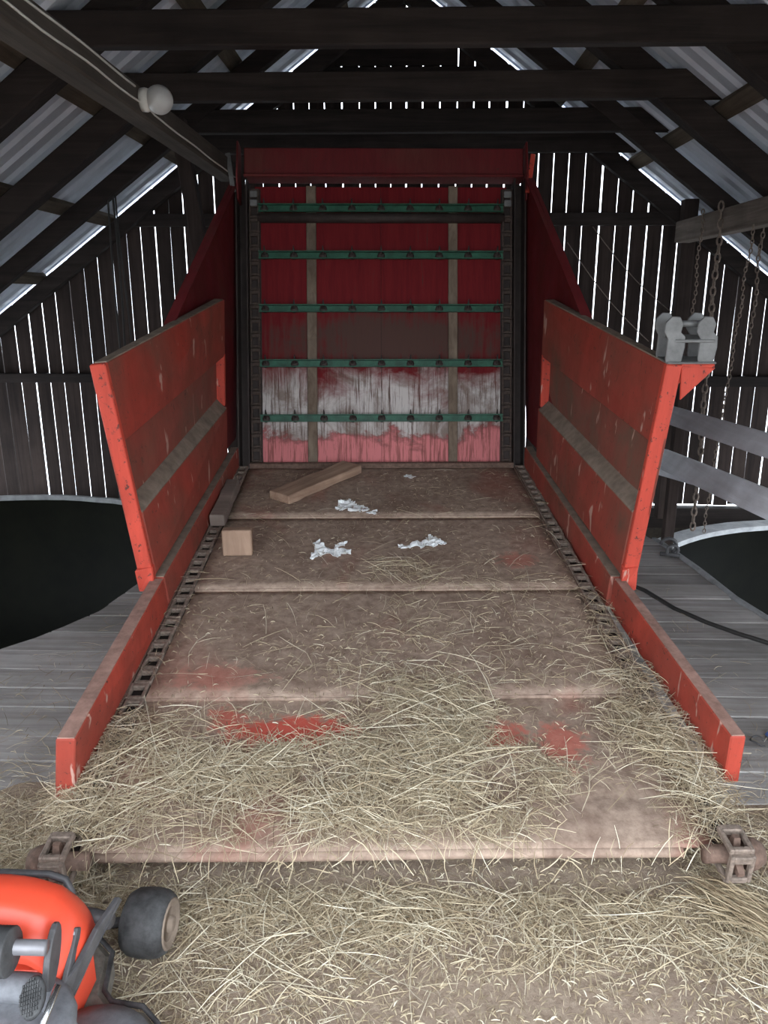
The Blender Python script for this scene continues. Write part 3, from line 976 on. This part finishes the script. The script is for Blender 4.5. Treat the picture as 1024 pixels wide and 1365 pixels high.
# ================================================================== HAY
def hay_mesh(name, P, ang, L, wid, tint, lift, bend, label, frame=None, tilt=None):
    """ribbons of 3 segments; P n x 3 base points, ang heading in plane"""
    n = len(P)
    t = np.linspace(-0.5, 0.5, 4)
    d = np.stack([np.cos(ang), np.sin(ang), np.zeros(n)], 1)
    s = np.stack([-np.sin(ang), np.cos(ang), np.zeros(n)], 1)
    if tilt is not None:
        d[:, 2] = tilt
    roll = nr.uniform(-0.9, 0.9, n)
    across = s * np.cos(roll)[:, None]
    across[:, 2] = np.sin(roll)
    V = np.zeros((n, 4, 2, 3))
    for k in range(4):
        c = P + d * (L * t[k])[:, None] + s * (bend * L * (0.25 - t[k] ** 2) * 2)[:, None]
        c[:, 2] += lift * (0.25 - t[k] ** 2) * 4
        w = wid * (1.0 if k in (1, 2) else 0.6)
        V[:, k, 0] = c + across * w[:, None] / 2
        V[:, k, 1] = c - across * w[:, None] / 2
    verts = V.reshape(-1, 3)
    base = (np.arange(n) * 8)[:, None, None]
    q = np.array([[0, 1, 3, 2], [2, 3, 5, 4], [4, 5, 7, 6]])[None]
    faces = (base + q).reshape(-1, 4)
    me = bpy.data.meshes.new(name)
    me.vertices.add(len(verts))
    me.vertices.foreach_set('co', verts.astype(np.float32).ravel())
    me.loops.add(faces.size)
    me.loops.foreach_set('vertex_index', faces.astype(np.int32).ravel())
    me.polygons.add(len(faces))
    me.polygons.foreach_set('loop_start', (np.arange(len(faces)) * 4).astype(np.int32))
    me.update(calc_edges=True)
    at = me.attributes.new('tint', 'FLOAT', 'FACE')
    at.data.foreach_set('value', np.repeat(tint, 3).astype(np.float32))
    me.materials.append(HAY)
    o = bpy.data.objects.new(name, me)
    COL.objects.link(o)
    if frame is not None:
        o.matrix_world = frame
    tag(o, label, 'hay', None, 'stuff')
    return o


def scatter(n, box, dens):
    out = []
    got = 0
    while got < n:
        p = nr.uniform((box[0], box[2]), (box[1], box[3]), (n, 2))
        k = p[nr.uniform(0, 1, n) < dens(p[:, 0], p[:, 1])]
        out.append(k)
        got += len(k)
    return np.concatenate(out)[:n]


def gb(x, y, cx, cy, rx, ry):
    return np.exp(-((x - cx) / rx) ** 2 - ((y - cy) / ry) ** 2)


def clump(p, sc, seed):
    return np.array([0.5 + 0.9 * noise.noise((a * sc + seed, b * sc, seed)) for a, b in p])


def straws(n, box, dens, zfun, hmax, Lr, name, label, frame=None, wr=(0.0010, 0.0023), tmean=0.6, heading=None, clumpy=None):
    p = scatter(n, box, dens)
    if clumpy:
        c = clump(p, clumpy[0], clumpy[1])
        p = p[nr.uniform(0, 1, len(p)) < np.clip(c * 1.5, 0.12, 1)]
    m = len(p)
    depth = np.clip(dens(p[:, 0], p[:, 1]), 0, 1)
    z = np.array([zfun(a, b) for a, b in p]) + 0.004 + nr.uniform(0, 1, m) ** 1.6 * hmax * depth
    L = nr.gamma(2.2, Lr / 2.2, m).clip(0.02, Lr * 3)
    ang = nr.uniform(0, math.pi, m) if heading is None else heading(p, m)
    return hay_mesh(name, np.column_stack([p, z]), ang, L, nr.uniform(*wr, m), nr.normal(tmean, 0.22, m).clip(0, 1),
                    nr.uniform(0, 0.006, m) + L * nr.uniform(0, 0.035, m), nr.normal(0, 0.11, m), label, frame)


# on the bed
def dens_bed(u, v):
    d = 0.95 * gb(u, v, -0.35, 0.27, 0.50, 0.21) + 0.9 * gb(u, v, 0.25, 0.30, 0.45, 0.26) + 0.9 * gb(u, v, 0.86, 0.35, 0.14, 0.40) + 0.8 * gb(u, v, -0.88, 0.22, 0.14, 0.22)
    d += 0.5 * gb(u, v, 0.1, 0.62, 0.22, 0.14) + 0.35 * gb(u, v, -0.5, 0.55, 0.4, 0.12) + 0.13 * gb(u, v, 0.15, 0.8, 0.4, 0.2) + 0.012
    d += 0.25 * gb(u, v, 0.1, 1.62, 0.12, 0.10) + 0.05 * gb(u, v, 0.3, 1.3, 0.5, 0.3) + 0.25 * gb(u, v, 0.86, 0.8, 0.08, 0.4)
    d -= 0.9 * gb(u, v, -0.32, 0.50, 0.22, 0.08) + 0.8 * gb(u, v, 0.53, 0.43, 0.11, 0.13) + 0.7 * gb(u, v, 0.36, 0.47, 0.08, 0.07) + 0.5 * gb(u, v, -0.45, 0.66, 0.4, 0.05) + 0.5 * gb(u, v, 0.55, 0.66, 0.25, 0.05) + 0.7 * gb(u, v, 0.58, 0.12, 0.2, 0.12)
    return np.clip(d, 0, 1) * (v < 3.05)


straws(20000, (-0.97, 0.97, 0.0, 3.0), dens_bed, lambda a, b: 0.012, 0.03, 0.075, 'bed_hay', 'dry loose hay strewn over the front of the sloping bed', MM, clumpy=(5, 2.0), tmean=0.58)


straws(7000, (-0.84, 0.84, 0.05, 3.05), lambda u, v: np.clip(0.35 + 0.5 * gb(u, v, 0.1, 0.8, 0.8, 0.6), 0, 1), lambda a, b: 0.006, 0.003, 0.014, 'bed_chaff', 'fine chaff specks lying over the bed plates', MM, wr=(0.001, 0.003), tmean=0.5, clumpy=(2.5, 4.0))
straws(1500, (-0.97, 0.97, 0.0, 1.9), dens_bed, lambda a, b: 0.02, 0.03, 0.125, 'bed_hay', 'longer pale hay stalks lying on top of the bed hay', MM, wr=(0.0013, 0.0024), tmean=0.72)
# overhang at the front lip
m = 110
P = np.column_stack([nr.uniform(-0.85, 0.80, m), nr.normal(0.0, 0.03, m), nr.uniform(-0.03, 0.03, m)])
hay_mesh('lip_hay', P, nr.normal(-1.57, 0.9, m), nr.uniform(0.03, 0.09, m), nr.uniform(0.0015, 0.003, m), nr.normal(0.62, 0.2, m).clip(0, 1), nr.uniform(0, 0.01, m), nr.normal(0, 0.3, m), 'thin hay stalks hanging over the front lip of the bed', MM, tilt=-nr.uniform(0.1, 1.2, m))


# on the floor
def dens_floor(x, y):
    d = 1.0 * gb(x, y, -1.05, 1.78, 0.30, 0.26) + 0.9 * gb(x, y, 0.0, 1.66, 0.95, 0.08) + 0.35 * gb(x, y, -0.25, 1.55, 0.3, 0.12) + 0.5 * gb(x, y, 0.5, 1.60, 0.4, 0.12)
    d += 0.5 * gb(x, y, 0.95, 1.7, 0.2, 0.25) + 0.07 + 0.3 * gb(x, y, -0.55, 1.42, 0.2, 0.2)
    d -= 0.3 * gb(x, y, 0.32, 1.37, 0.22, 0.07)
    return np.clip(d, 0, 1) * (y < 2.15) * ((np.abs(x) > 0.8) | (y < 1.73))


straws(16000, (-1.7, 1.4, 1.0, 2.15), dens_floor, front_z, 0.025, 0.065, 'floor_hay', 'dry loose hay trodden over the floor in front of the bed', None, clumpy=(4, 9.0), tmean=0.6)
straws(22000, (-1.3, 1.3, 0.95, 2.1), lambda x, y: np.clip(0.35 + 0.4 * dens_floor(x, y), 0, 1), front_z, 0.004, 0.011, 'floor_chaff', 'fine pale chaff covering the trodden front floor', None, wr=(0.001, 0.0032), tmean=0.62)


straws(2400, (-1.7, 1.4, 1.0, 2.15), dens_floor, lambda a, b: front_z(a, b) + 0.008, 0.02, 0.11, 'floor_hay', 'longer pale hay stalks lying on top of the floor hay', None, wr=(0.0013, 0.0024), tmean=0.72)


def dens_deck(x, y):
    d = 0.5 * np.exp(-((y - 2.1) / 0.3) ** 2) + 0.05 + 0.10 * (x < 0)
    return np.clip(d, 0, 1) * (np.abs(x) > 0.98)


straws(1500, (-1.7, 1.6, 2.05, 4.2), lambda x, y: dens_deck(x, y) * ((y < 3.2) | (np.abs(x) < 1.5)), lambda a, b: 0.0, 0.01, 0.06, 'deck_hay', 'thin scatter of hay on the grey deck boards', None, tmean=0.5)
# combed swath trailing off the right front corner
m = 900
t = nr.uniform(0, 1, m)
cx = 0.80 + 0.34 * t + nr.normal(0, 0.024, m)
cy = 1.70 - 0.36 * t + nr.normal(0, 0.024, m)
P = np.column_stack([cx, cy, 0.02 + 0.05 * (1 - t) * nr.uniform(0, 1, m) + nr.uniform(0, 0.03, m)])
hay_mesh('hay_swath', P, math.atan2(-0.34, 0.36) + nr.normal(0, 0.3, m), nr.uniform(0.06, 0.2, m), nr.uniform(0.0015, 0.003, m), nr.normal(0.36, 0.2, m).clip(0, 1), nr.uniform(0, 0.02, m), nr.normal(0, 0.15, m), 'combed dark swath of hay trailing from the right front corner of the bed')
# pale wood chip in the hay
ch = MB().hexa([(-0.06, -0.012, 0), (0.05, -0.018, 0), (0.06, 0.012, 0), (-0.05, 0.014, 0), (-0.05, -0.008, 0.012), (0.05, -0.012, 0.016), (0.055, 0.006, 0.016), (-0.045, 0.008, 0.01)]).build('wood_splinter', BLOCK, None, bevel=0.002)
ch.matrix_world = Matrix.Translation((-0.985, 1.83, 0.045)) @ Matrix.Rotation(R(12), 4, 'Z')
tag(ch, 'pale yellow wood splinter lying in the hay by the left floor', 'splinter')

# ================================================================== HANGING AND FIXED THINGS OF THE BARN
# globe lamp on the purlin
lamp = empty('globe_lamp', Matrix.Translation((-1.115, 3.54, 2.36)))
tag(lamp, 'unlit milky globe lamp fixed to the side of the left purlin', 'lamp')
MB().lathe([(0.045, 0), (0.047, 0.02), (0.042, 0.035)], 20, Matrix.Rotation(R(90), 4, 'Y')).build('lamp_base', CREAM, lamp)
gl = [(0.036, 0.030)] + [(0.057 * math.sin(R(a)), 0.075 - 0.057 * math.cos(R(a))) for a in range(38, 180, 12)] + [(0.002, 0.132)]
MB().lathe(gl, 24, Matrix.Rotation(R(90), 4, 'Y')).build('lamp_globe', GLASS, lamp)
pts = [(-1.112, y, 2.345 + 0.004 * math.sin(y * 9)) for y in np.linspace(1.3, 3.6, 22)] + [(-1.112, y, 2.335 - 0.01 * (y - 3.6) + 0.002 * math.sin(y * 9)) for y in np.linspace(3.7, 5.35, 16)] + [(-1.108, 5.41, 2.31), (-1.105, 5.43, 2.28), (-1.105, 5.43, 2.24)]
tag(MB().tube(pts, 0.0042, 6).build('wall_cable', CREAM), 'long pale cable stapled along the left purlin, running past the globe lamp', 'cable', 'pale cables on the purlin')
pts = [(-1.112, y, 2.395 + 0.003 * math.sin(y * 7)) for y in np.linspace(1.3, 3.46, 22)]
tag(MB().tube(pts, 0.0042, 6).build('wall_cable', CREAM), 'shorter pale cable on the upper edge of the purlin, ending at the globe lamp', 'cable', 'pale cables on the purlin')

# guard boards along the right silo opening, tilted to catch more skylight
tag(MB().hexa([(1.765, 5.45, 0.735), (1.795, 5.45, 0.735), (1.795, 3.0, 0.835), (1.765, 3.0, 0.835), (1.835, 5.45, 0.845), (1.865, 5.45, 0.840), (1.865, 3.0, 0.930), (1.835, 3.0, 0.935)]).build('guard_board', WHITEWOOD, bevel=0.004), 'upper of two long whitewashed guard boards along the right silo opening', 'board', 'whitewashed guard boards')
tag(MB().hexa([(1.765, 5.45, 0.41), (1.795, 5.45, 0.41), (1.795, 3.0, 0.555), (1.765, 3.0, 0.555), (1.845, 5.45, 0.53), (1.875, 5.45, 0.525), (1.875, 3.0, 0.67), (1.845, 3.0, 0.675)]).build('guard_board', WHITEWOOD, bevel=0.004), 'lower of two long whitewashed guard boards along the right silo opening', 'board', 'whitewashed guard boards')
tag(MB().hexa([(1.81, 5.7, 0.31), (1.84, 5.7, 0.31), (1.84, 4.4, 0.475), (1.81, 4.4, 0.475), (1.85, 5.7, 0.37), (1.88, 5.7, 0.37), (1.88, 4.4, 0.53), (1.85, 4.4, 0.53)]).build('guard_board', WHITEWOOD, bevel=0.004), 'short narrow whitewashed board just under the lower guard board', 'board', 'whitewashed guard boards')
for Y, X in ((5.4, 1.915), (3.1, 1.915)):
    p = MB().beam((X, Y, -2.6 if Y > 5 else -0.3), (X, Y, 1.0), 0.07, 0.07, (0, 1, 0)).build('guard_post', WOOD_DARK_Z, bevel=0.004)
    tag(p, 'dark square guard post at the %s end of the whitewashed boards' % ('far' if Y > 5 else 'near'), 'post', 'guard posts')

# hanging chains
cl = MB()
n = 10
cl.tube([(0.011 * math.cos(2 * math.pi * k / n), 0, 0.021 * math.sin(2 * math.pi * k / n)) for k in range(n)], 0.0042, 5, closed=True)
HL = None


def hang_chain(top, bot, lab, mat_scale=1.0, extra=0.0):
    global HL
    t = empty('hanging_chain', Matrix.Translation(top))
    tag(t, lab, 'chain', 'chains hanging on the right')
    d = Vector(bot) - Vector(top)
    nlk = int(d.length / (0.034 * mat_scale))
    q = d.normalized().to_track_quat('-Z', 'Y').to_matrix().to_4x4()
    for k in range(nlk):
        wob = Vector((0.006 * math.sin(k * 0.45), 0.004 * math.cos(k * 0.6), 0))
        M = Matrix.Translation(d * (k / nlk) + wob) @ q @ Matrix.Rotation(R(90 * (k % 2) + rnd.uniform(-12, 12)), 4, 'Z') @ Matrix.Scale(mat_scale, 4)
        if HL is None:
            HL = cl.build('chain_link', CHAIN, t)
            HL.matrix_local = M
        else:
            share(HL, t, M)
    # loop over the beam
    return t


hang_chain((2.12, 5.60, 2.16), (2.115, 5.45, -0.10), 'thick rusty chain hanging from the right tie beam, middle one of three', 1.6)
hang_chain((2.12, 5.93, 2.16), (2.11, 5.9, 0.95), 'short thin chain hanging nearest the dark post under the right tie beam', 0.9)
hang_chain((2.275, 5.28, 2.16), (2.27, 5.25, 1.25), 'short chain hanging on the silo side of the right tie beam', 1.0)
hang_chain((2.12, 5.05, 1.98), (2.05, 5.1, 0.0), 'thin chain hanging to the deck edge behind the lower guard board', 0.8)
# hook and shackle gathered at the deck edge
hk = empty('chain_hook', Matrix.Translation((1.66, 4.62, 0.0)))
tag(hk, 'dark iron hook with shackle lying at the edge of the right deck', 'hook')
MB().tube([(0.05 * math.cos(R(a)), 0.03, 0.06 + 0.05 * math.sin(R(a))) for a in range(-60, 190, 25)], 0.012, 8).build('hook', BLACKMETAL, hk)
MB().tube([(0.02 + 0.035 * math.cos(R(a)), 0.0, 0.04 + 0.035 * math.sin(R(a))) for a in range(0, 360, 30)], 0.01, 8, closed=True).build('shackle', BLACKMETAL, hk)
MB().tube([(-0.05, 0.02, 0.012), (0.0, 0.0, 0.016), (0.06, -0.02, 0.012)], 0.014, 8).build('pin', BLACKMETAL, hk)

# ropes on the left
for k, (x0, lab, r) in enumerate(((-2.16, 'dark rope hanging from a left rafter, leftmost of three strands', 0.007), (-2.125, 'dark rope hanging from a left rafter, middle of three strands', 0.008), (-2.09, 'dark rope hanging from a left rafter, nearest the red panel of three strands', 0.006))):
    pts = [(x0 + 0.012 * math.sin(z * 3 + k * 2), 5.90 + 0.01 * math.cos(z * 4 + k), z) for z in np.linspace(2.36, 0.55 + 0.2 * k, 16)]
    tag(MB().tube(pts, r, 6).build('hanging_rope', CABLE), lab, 'rope', 'ropes hanging from the left rafter')
# cords slung across the gable on the right
for (a, b, lab) in (((1.30, 6.6, 2.0), (2.02, 6.6, 1.22), 'thin cord slung across the gable boards, the lower one behind the right panel'), ((1.50, 6.62, 2.12), (2.2, 6.62, 1.45), 'thin cord slung across the gable boards, ending at the dark post')):
    tag(MB().tube([Vector(a).lerp(Vector(b), t) - Vector((0, 0, 0.05 * math.sin(math.pi * t))) for t in np.linspace(0, 1, 8)], 0.004, 5).build('slung_cord', GREYWOOD), lab, 'cord', 'cords slung across the gable')

# cable on the right deck
cpts = [(1.10, 4.35, 0.012), (1.2, 4.2, 0.012), (1.326, 4.0, 0.012), (1.40, 3.75, 0.012), (1.50, 3.57, 0.012), (1.60, 3.44, 0.012), (1.70, 3.335, 0.012), (1.85, 3.22, 0.012), (2.1, 3.06, 0.012), (2.3, 2.98, 0.012)]
tag(MB().tube(cpts, 0.011, 8).build('power_cable', CABLE), 'black cable curving across the grey deck boards on the right', 'cable')
# wire loop and blue marker at the right rail
tag(MB().tube([(1.285 + 0.022 * math.cos(R(a)), 2.50 + 0.03 * math.sin(R(a)), 0.008 + 0.006 * math.sin(R(a * 2)) + 0.004) for a in range(0, 330, 22)], 0.003, 6).build('wire_loop', BLACKMETAL), 'small curled wire loop on the deck beside the right front rail', 'wire')
tag(MB().hexa([(1.335, 2.475, 0.002), (1.43, 2.475, 0.002), (1.43, 2.56, 0.002), (1.335, 2.56, 0.002), (1.34, 2.48, 0.02), (1.43, 2.48, 0.02), (1.43, 2.555, 0.02), (1.34, 2.555, 0.02)]).build('blue_lid', BLUE, bevel=0.004), 'small blue lid on the deck at the edge beside the wire loop', 'lid')

# ================================================================== RIDE-ON MOWER, front end
mower = empty('ride_on_mower', Matrix.Translation((-0.85, 1.2, 0.0)))
tag(mower, 'red and grey front of a ride-on mower with a small black wheel, on the hay', 'mower')
MI = mower.matrix_world.inverted()


def mw(*p):
    return MI @ Vector(p)


def msh(pts):
    return [mw(*p) for p in pts]


# hood: rows of cross sections along Y
hood_rows = []
prof = [(0.0, 0.0), (0.02, 0.06), (0.06, 0.105), (0.13, 0.125), (0.24, 0.13), (0.40, 0.13), (0.55, 0.12)]   # from the right edge inwards: (inset, height)
v, f = [], []
rows = [(1.345, 0.26, 0.55), (1.325, 0.27, 0.8), (1.29, 0.28, 0.97), (1.25, 0.285, 1.0), (1.21, 0.28, 0.98), (1.18, 0.27, 0.85), (1.165, 0.26, 0.55)]
for j, (y, zb, sc) in enumerate(rows):
    for i, (inset, h) in enumerate(prof):
        xr = -0.625 - 0.025 * abs(j - 3) ** 1.3 * 0.3
        crease = 0.008 if i in (3,) and 1 < j < 6 else 0
        v.append(mw(xr - inset, y, zb + h * sc + crease + (0.02 if i else 0) * sc))
npf = len(prof)
for j in range(len(rows) - 1):
    for i in range(npf - 1):
        a = j * npf + i
        f.append((a, a + 1, a + npf + 1, a + npf))
hood = MB().add(v, f, True).build('hood', REDPLASTIC, mower)
bm = bmesh.new()
bm.from_mesh(hood.data)
cr = bm.edges.layers.float.new('crease_edge')
bm.verts.ensure_lookup_table()
for e in bm.edges:
    a, b = sorted(v.index for v in e.verts)
    ja, ia, jb, ib = a // npf, a % npf, b // npf, b % npf
    if (ia == ib == 2 and 1 <= ja <= 5) or (ja == jb and ja in (2, 4) and ia >= 2) or (ia == ib == 4 and ja >= 2):
        e[cr] = 0.85
bm.to_mesh(hood.data)
bm.free()
md = hood.modifiers.new('sub', 'SUBSURF')
md.levels = md.render_levels = 2
md = hood.modifiers.new('thick', 'SOLIDIFY')
md.thickness = 0.006
MB().add(msh([(-1.18, 1.17, 0.12), (-0.66, 1.17, 0.12), (-0.66, 1.33, 0.12), (-1.18, 1.33, 0.12), (-1.18, 1.17, 0.30), (-0.66, 1.17, 0.30), (-0.66, 1.33, 0.30), (-1.18, 1.33, 0.30)]),
         [(3, 2, 1, 0), (4, 5, 6, 7), (0, 1, 5, 4), (1, 2, 6, 5), (2, 3, 7, 6), (3, 0, 4, 7)]).build('engine_housing', REDPLASTIC, mower, bevel=0.01)
MB().tube(msh([(-1.0, 1.355, 0.375), (-0.75, 1.355, 0.37), (-0.715, 1.35, 0.362), (-0.70, 1.34, 0.34), (-0.695, 1.33, 0.30)]), 0.008, 8).build('hood_rail', BLACKMETAL, mower)
# footplate with raised kerb
fp = MB()
fp.prism(msh([(-1.3, 0.70, 0.24), (-0.60, 0.70, 0.24), (-0.60, 1.11, 0.24), (-0.64, 1.155, 0.24), (-1.3, 1.155, 0.24)]), (0, 0, 0.02))
fp.build('footplate', GREYPLASTIC, mower, bevel=0.006)
MB().tube(msh([(-1.3, 1.165, 0.275), (-0.74, 1.165, 0.275), (-0.70, 1.162, 0.275), (-0.67, 1.152, 0.275), (-0.648, 1.138, 0.275), (-0.63, 1.115, 0.275), (-0.62, 1.085, 0.275), (-0.613, 1.05, 0.275), (-0.605, 0.98, 0.275), (-0.60, 0.85, 0.275), (-0.60, 0.70, 0.275)]), 0.028, 16).build('footplate_kerb', GREYPLASTIC, mower)
# roller grip on a bar, end plate
M = Matrix.Translation(mw(-0.825, 1.115, 0.41)) @ Matrix.Rotation(R(90), 4, 'Y')
rp = [(0.040, 0.0)]
for k in range(20):
    rp += [(0.043, 0.002 + k * 0.006), (0.040, 0.005 + k * 0.006)]
MB().lathe(rp, 22, M).build('roller_grip', RUBBER, mower)
MB().tube(msh([(-0.82, 1.125, 0.41), (-0.65, 1.13, 0.405)]), 0.014, 12).build('grip_bar', TUBE, mower)
pts = []
for a in range(-90, 271, 20):
    s = math.sin(R(a))
    pts.append((-0.668, 1.165 + 0.028 * math.cos(R(a)) + 0.025 * s, 0.350 + 0.052 * s))
MB().prism(msh(pts[:-1]), (0.012, 0, 0)).build('grip_plate', BLACKMETAL, mower, bevel=0.002)
MB().tube(msh([(-0.69, 1.235, 0.335), (-0.645, 1.235, 0.335)]), 0.012, 10).build('pivot_tube', TUBE, mower)
# lift bracket: upright plate with a long arm and a shorter finger
MB().prism(msh([(-0.662, 1.12, 0.26), (-0.656, 1.16, 0.29), (-0.640, 1.20, 0.30), (-0.627, 1.265, 0.32), (-0.612, 1.345, 0.325), (-0.610, 1.355, 0.31), (-0.620, 1.285, 0.298), (-0.630, 1.24, 0.28), (-0.640, 1.20, 0.258), (-0.652, 1.17, 0.23), (-0.662, 1.13, 0.22)]), (0.012, 0, 0)).build('lift_bracket', BLACKMETAL, mower, bevel=0.002)
MB().prism(msh([(-0.652, 1.15, 0.28), (-0.652, 1.19, 0.31), (-0.652, 1.235, 0.35), (-0.650, 1.247, 0.34), (-0.650, 1.22, 0.30), (-0.650, 1.17, 0.25)]), (0.010, 0, 0)).build('lift_finger', BLACKMETAL, mower, bevel=0.002)
MB().lathe([(0.010, 0), (0.010, 0.008), (0.006, 0.010)], 6, Matrix.Translation(mw(-0.643, 1.15, 0.262)) @ Matrix.Rotation(R(90), 4, 'Y')).build('bracket_bolt', CHROME, mower)
MB().tube(msh([(-0.72, 1.345, 0.28), (-0.67, 1.335, 0.285), (-0.612, 1.315, 0.29)]), 0.017, 10).build('lift_arm', BLACKMETAL, mower)
# pedal
M = Matrix.Translation(mw(-0.660, 1.088, 0.335)) @ Matrix.Rotation(R(-25), 4, 'Y') @ Matrix.Rotation(R(35), 4, 'X') @ Matrix.Scale(1.35, 4, (0, 1, 0))
ped = MB().lathe([(0.024, 0.0), (0.027, 0.006), (0.024, 0.012)], 20, M).build('pedal', RUBBER, mower)
st = MB()
for i in range(-4, 5):
    for j in range(-4, 5):
        if i * i + j * j < 20:
            st.box((i * 0.0052 - 0.0018, j * 0.0052 - 0.0018, 0.011), (i * 0.0052 + 0.0018, j * 0.0052 + 0.0018, 0.0150), M)
st = st.build('pedal_studs', RUBBER, ped)
st['kind'] = 'stuff'
MB().tube(msh([(-0.645, 1.04, 0.325), (-0.655, 1.03, 0.30), (-0.65, 1.02, 0.262)]), 0.008, 8).build('pedal_arm', BLACKMETAL, mower)
MB().tube(msh([(-0.618, 1.095, 0.36), (-0.628, 1.05, 0.325), (-0.64, 0.98, 0.262)]), 0.006, 10).build('pedal_rod', CHROME, mower)
# cutting deck
dk = MB()
dpoly = [(-1.28, 0.95), (-0.47, 0.95), (-0.475, 1.16), (-0.495, 1.225), (-0.54, 1.265), (-0.61, 1.275), (-0.635, 1.30), (-0.655, 1.40), (-0.70, 1.44), (-1.28, 1.44)]
dk.prism(msh([(a, b, 0.045) for a, b in dpoly]), (0, 0, 0.075))
dk.build('cutting_deck', DECKGREY, mower, bevel=0.015)
MB().tube(msh([(a, b, 0.122) for a, b in dpoly[1:9]]), 0.006, 8).build('deck_rim', RUBBER, mower)
MB().lathe([(0.13, 0), (0.125, 0.03), (0.09, 0.045), (0.03, 0.05)], 28, Matrix.Translation(mw(-0.60, 1.12, 0.12))).build('blade_cover', GREYPLASTIC, mower)
# gauge wheel
M = Matrix.Translation(mw(-0.672, 1.535, 0.083)) @ Matrix.Rotation(R(-4), 4, 'Z') @ Matrix.Rotation(R(90), 4, 'Y')
wh = MB().lathe([(0.03, 0.002), (0.052, 0.0), (0.066, 0.006), (0.076, 0.022), (0.0785, 0.045), (0.0785, 0.072), (0.075, 0.092), (0.066, 0.106), (0.056, 0.111), (0.05, 0.106)], 32, M).build('gauge_wheel', RUBBER, mower)
MB().lathe([(0.060, 0.107), (0.058, 0.1125), (0.052, 0.1125), (0.046, 0.108), (0.02, 0.104), (0.018, 0.116), (0.012, 0.118)], 24, M).build('wheel_hub', DUST, wh)
MB().tube(msh([(-0.79, 1.50, 0.085), (-0.66, 1.535, 0.085)]), 0.012, 10).build('wheel_axle', BLACKMETAL, mower)
MB().beam(mw(-0.78, 1.42, 0.10), mw(-0.78, 1.52, 0.085), 0.035, 0.03).build('wheel_arm', BLACKMETAL, mower, bevel=0.004)
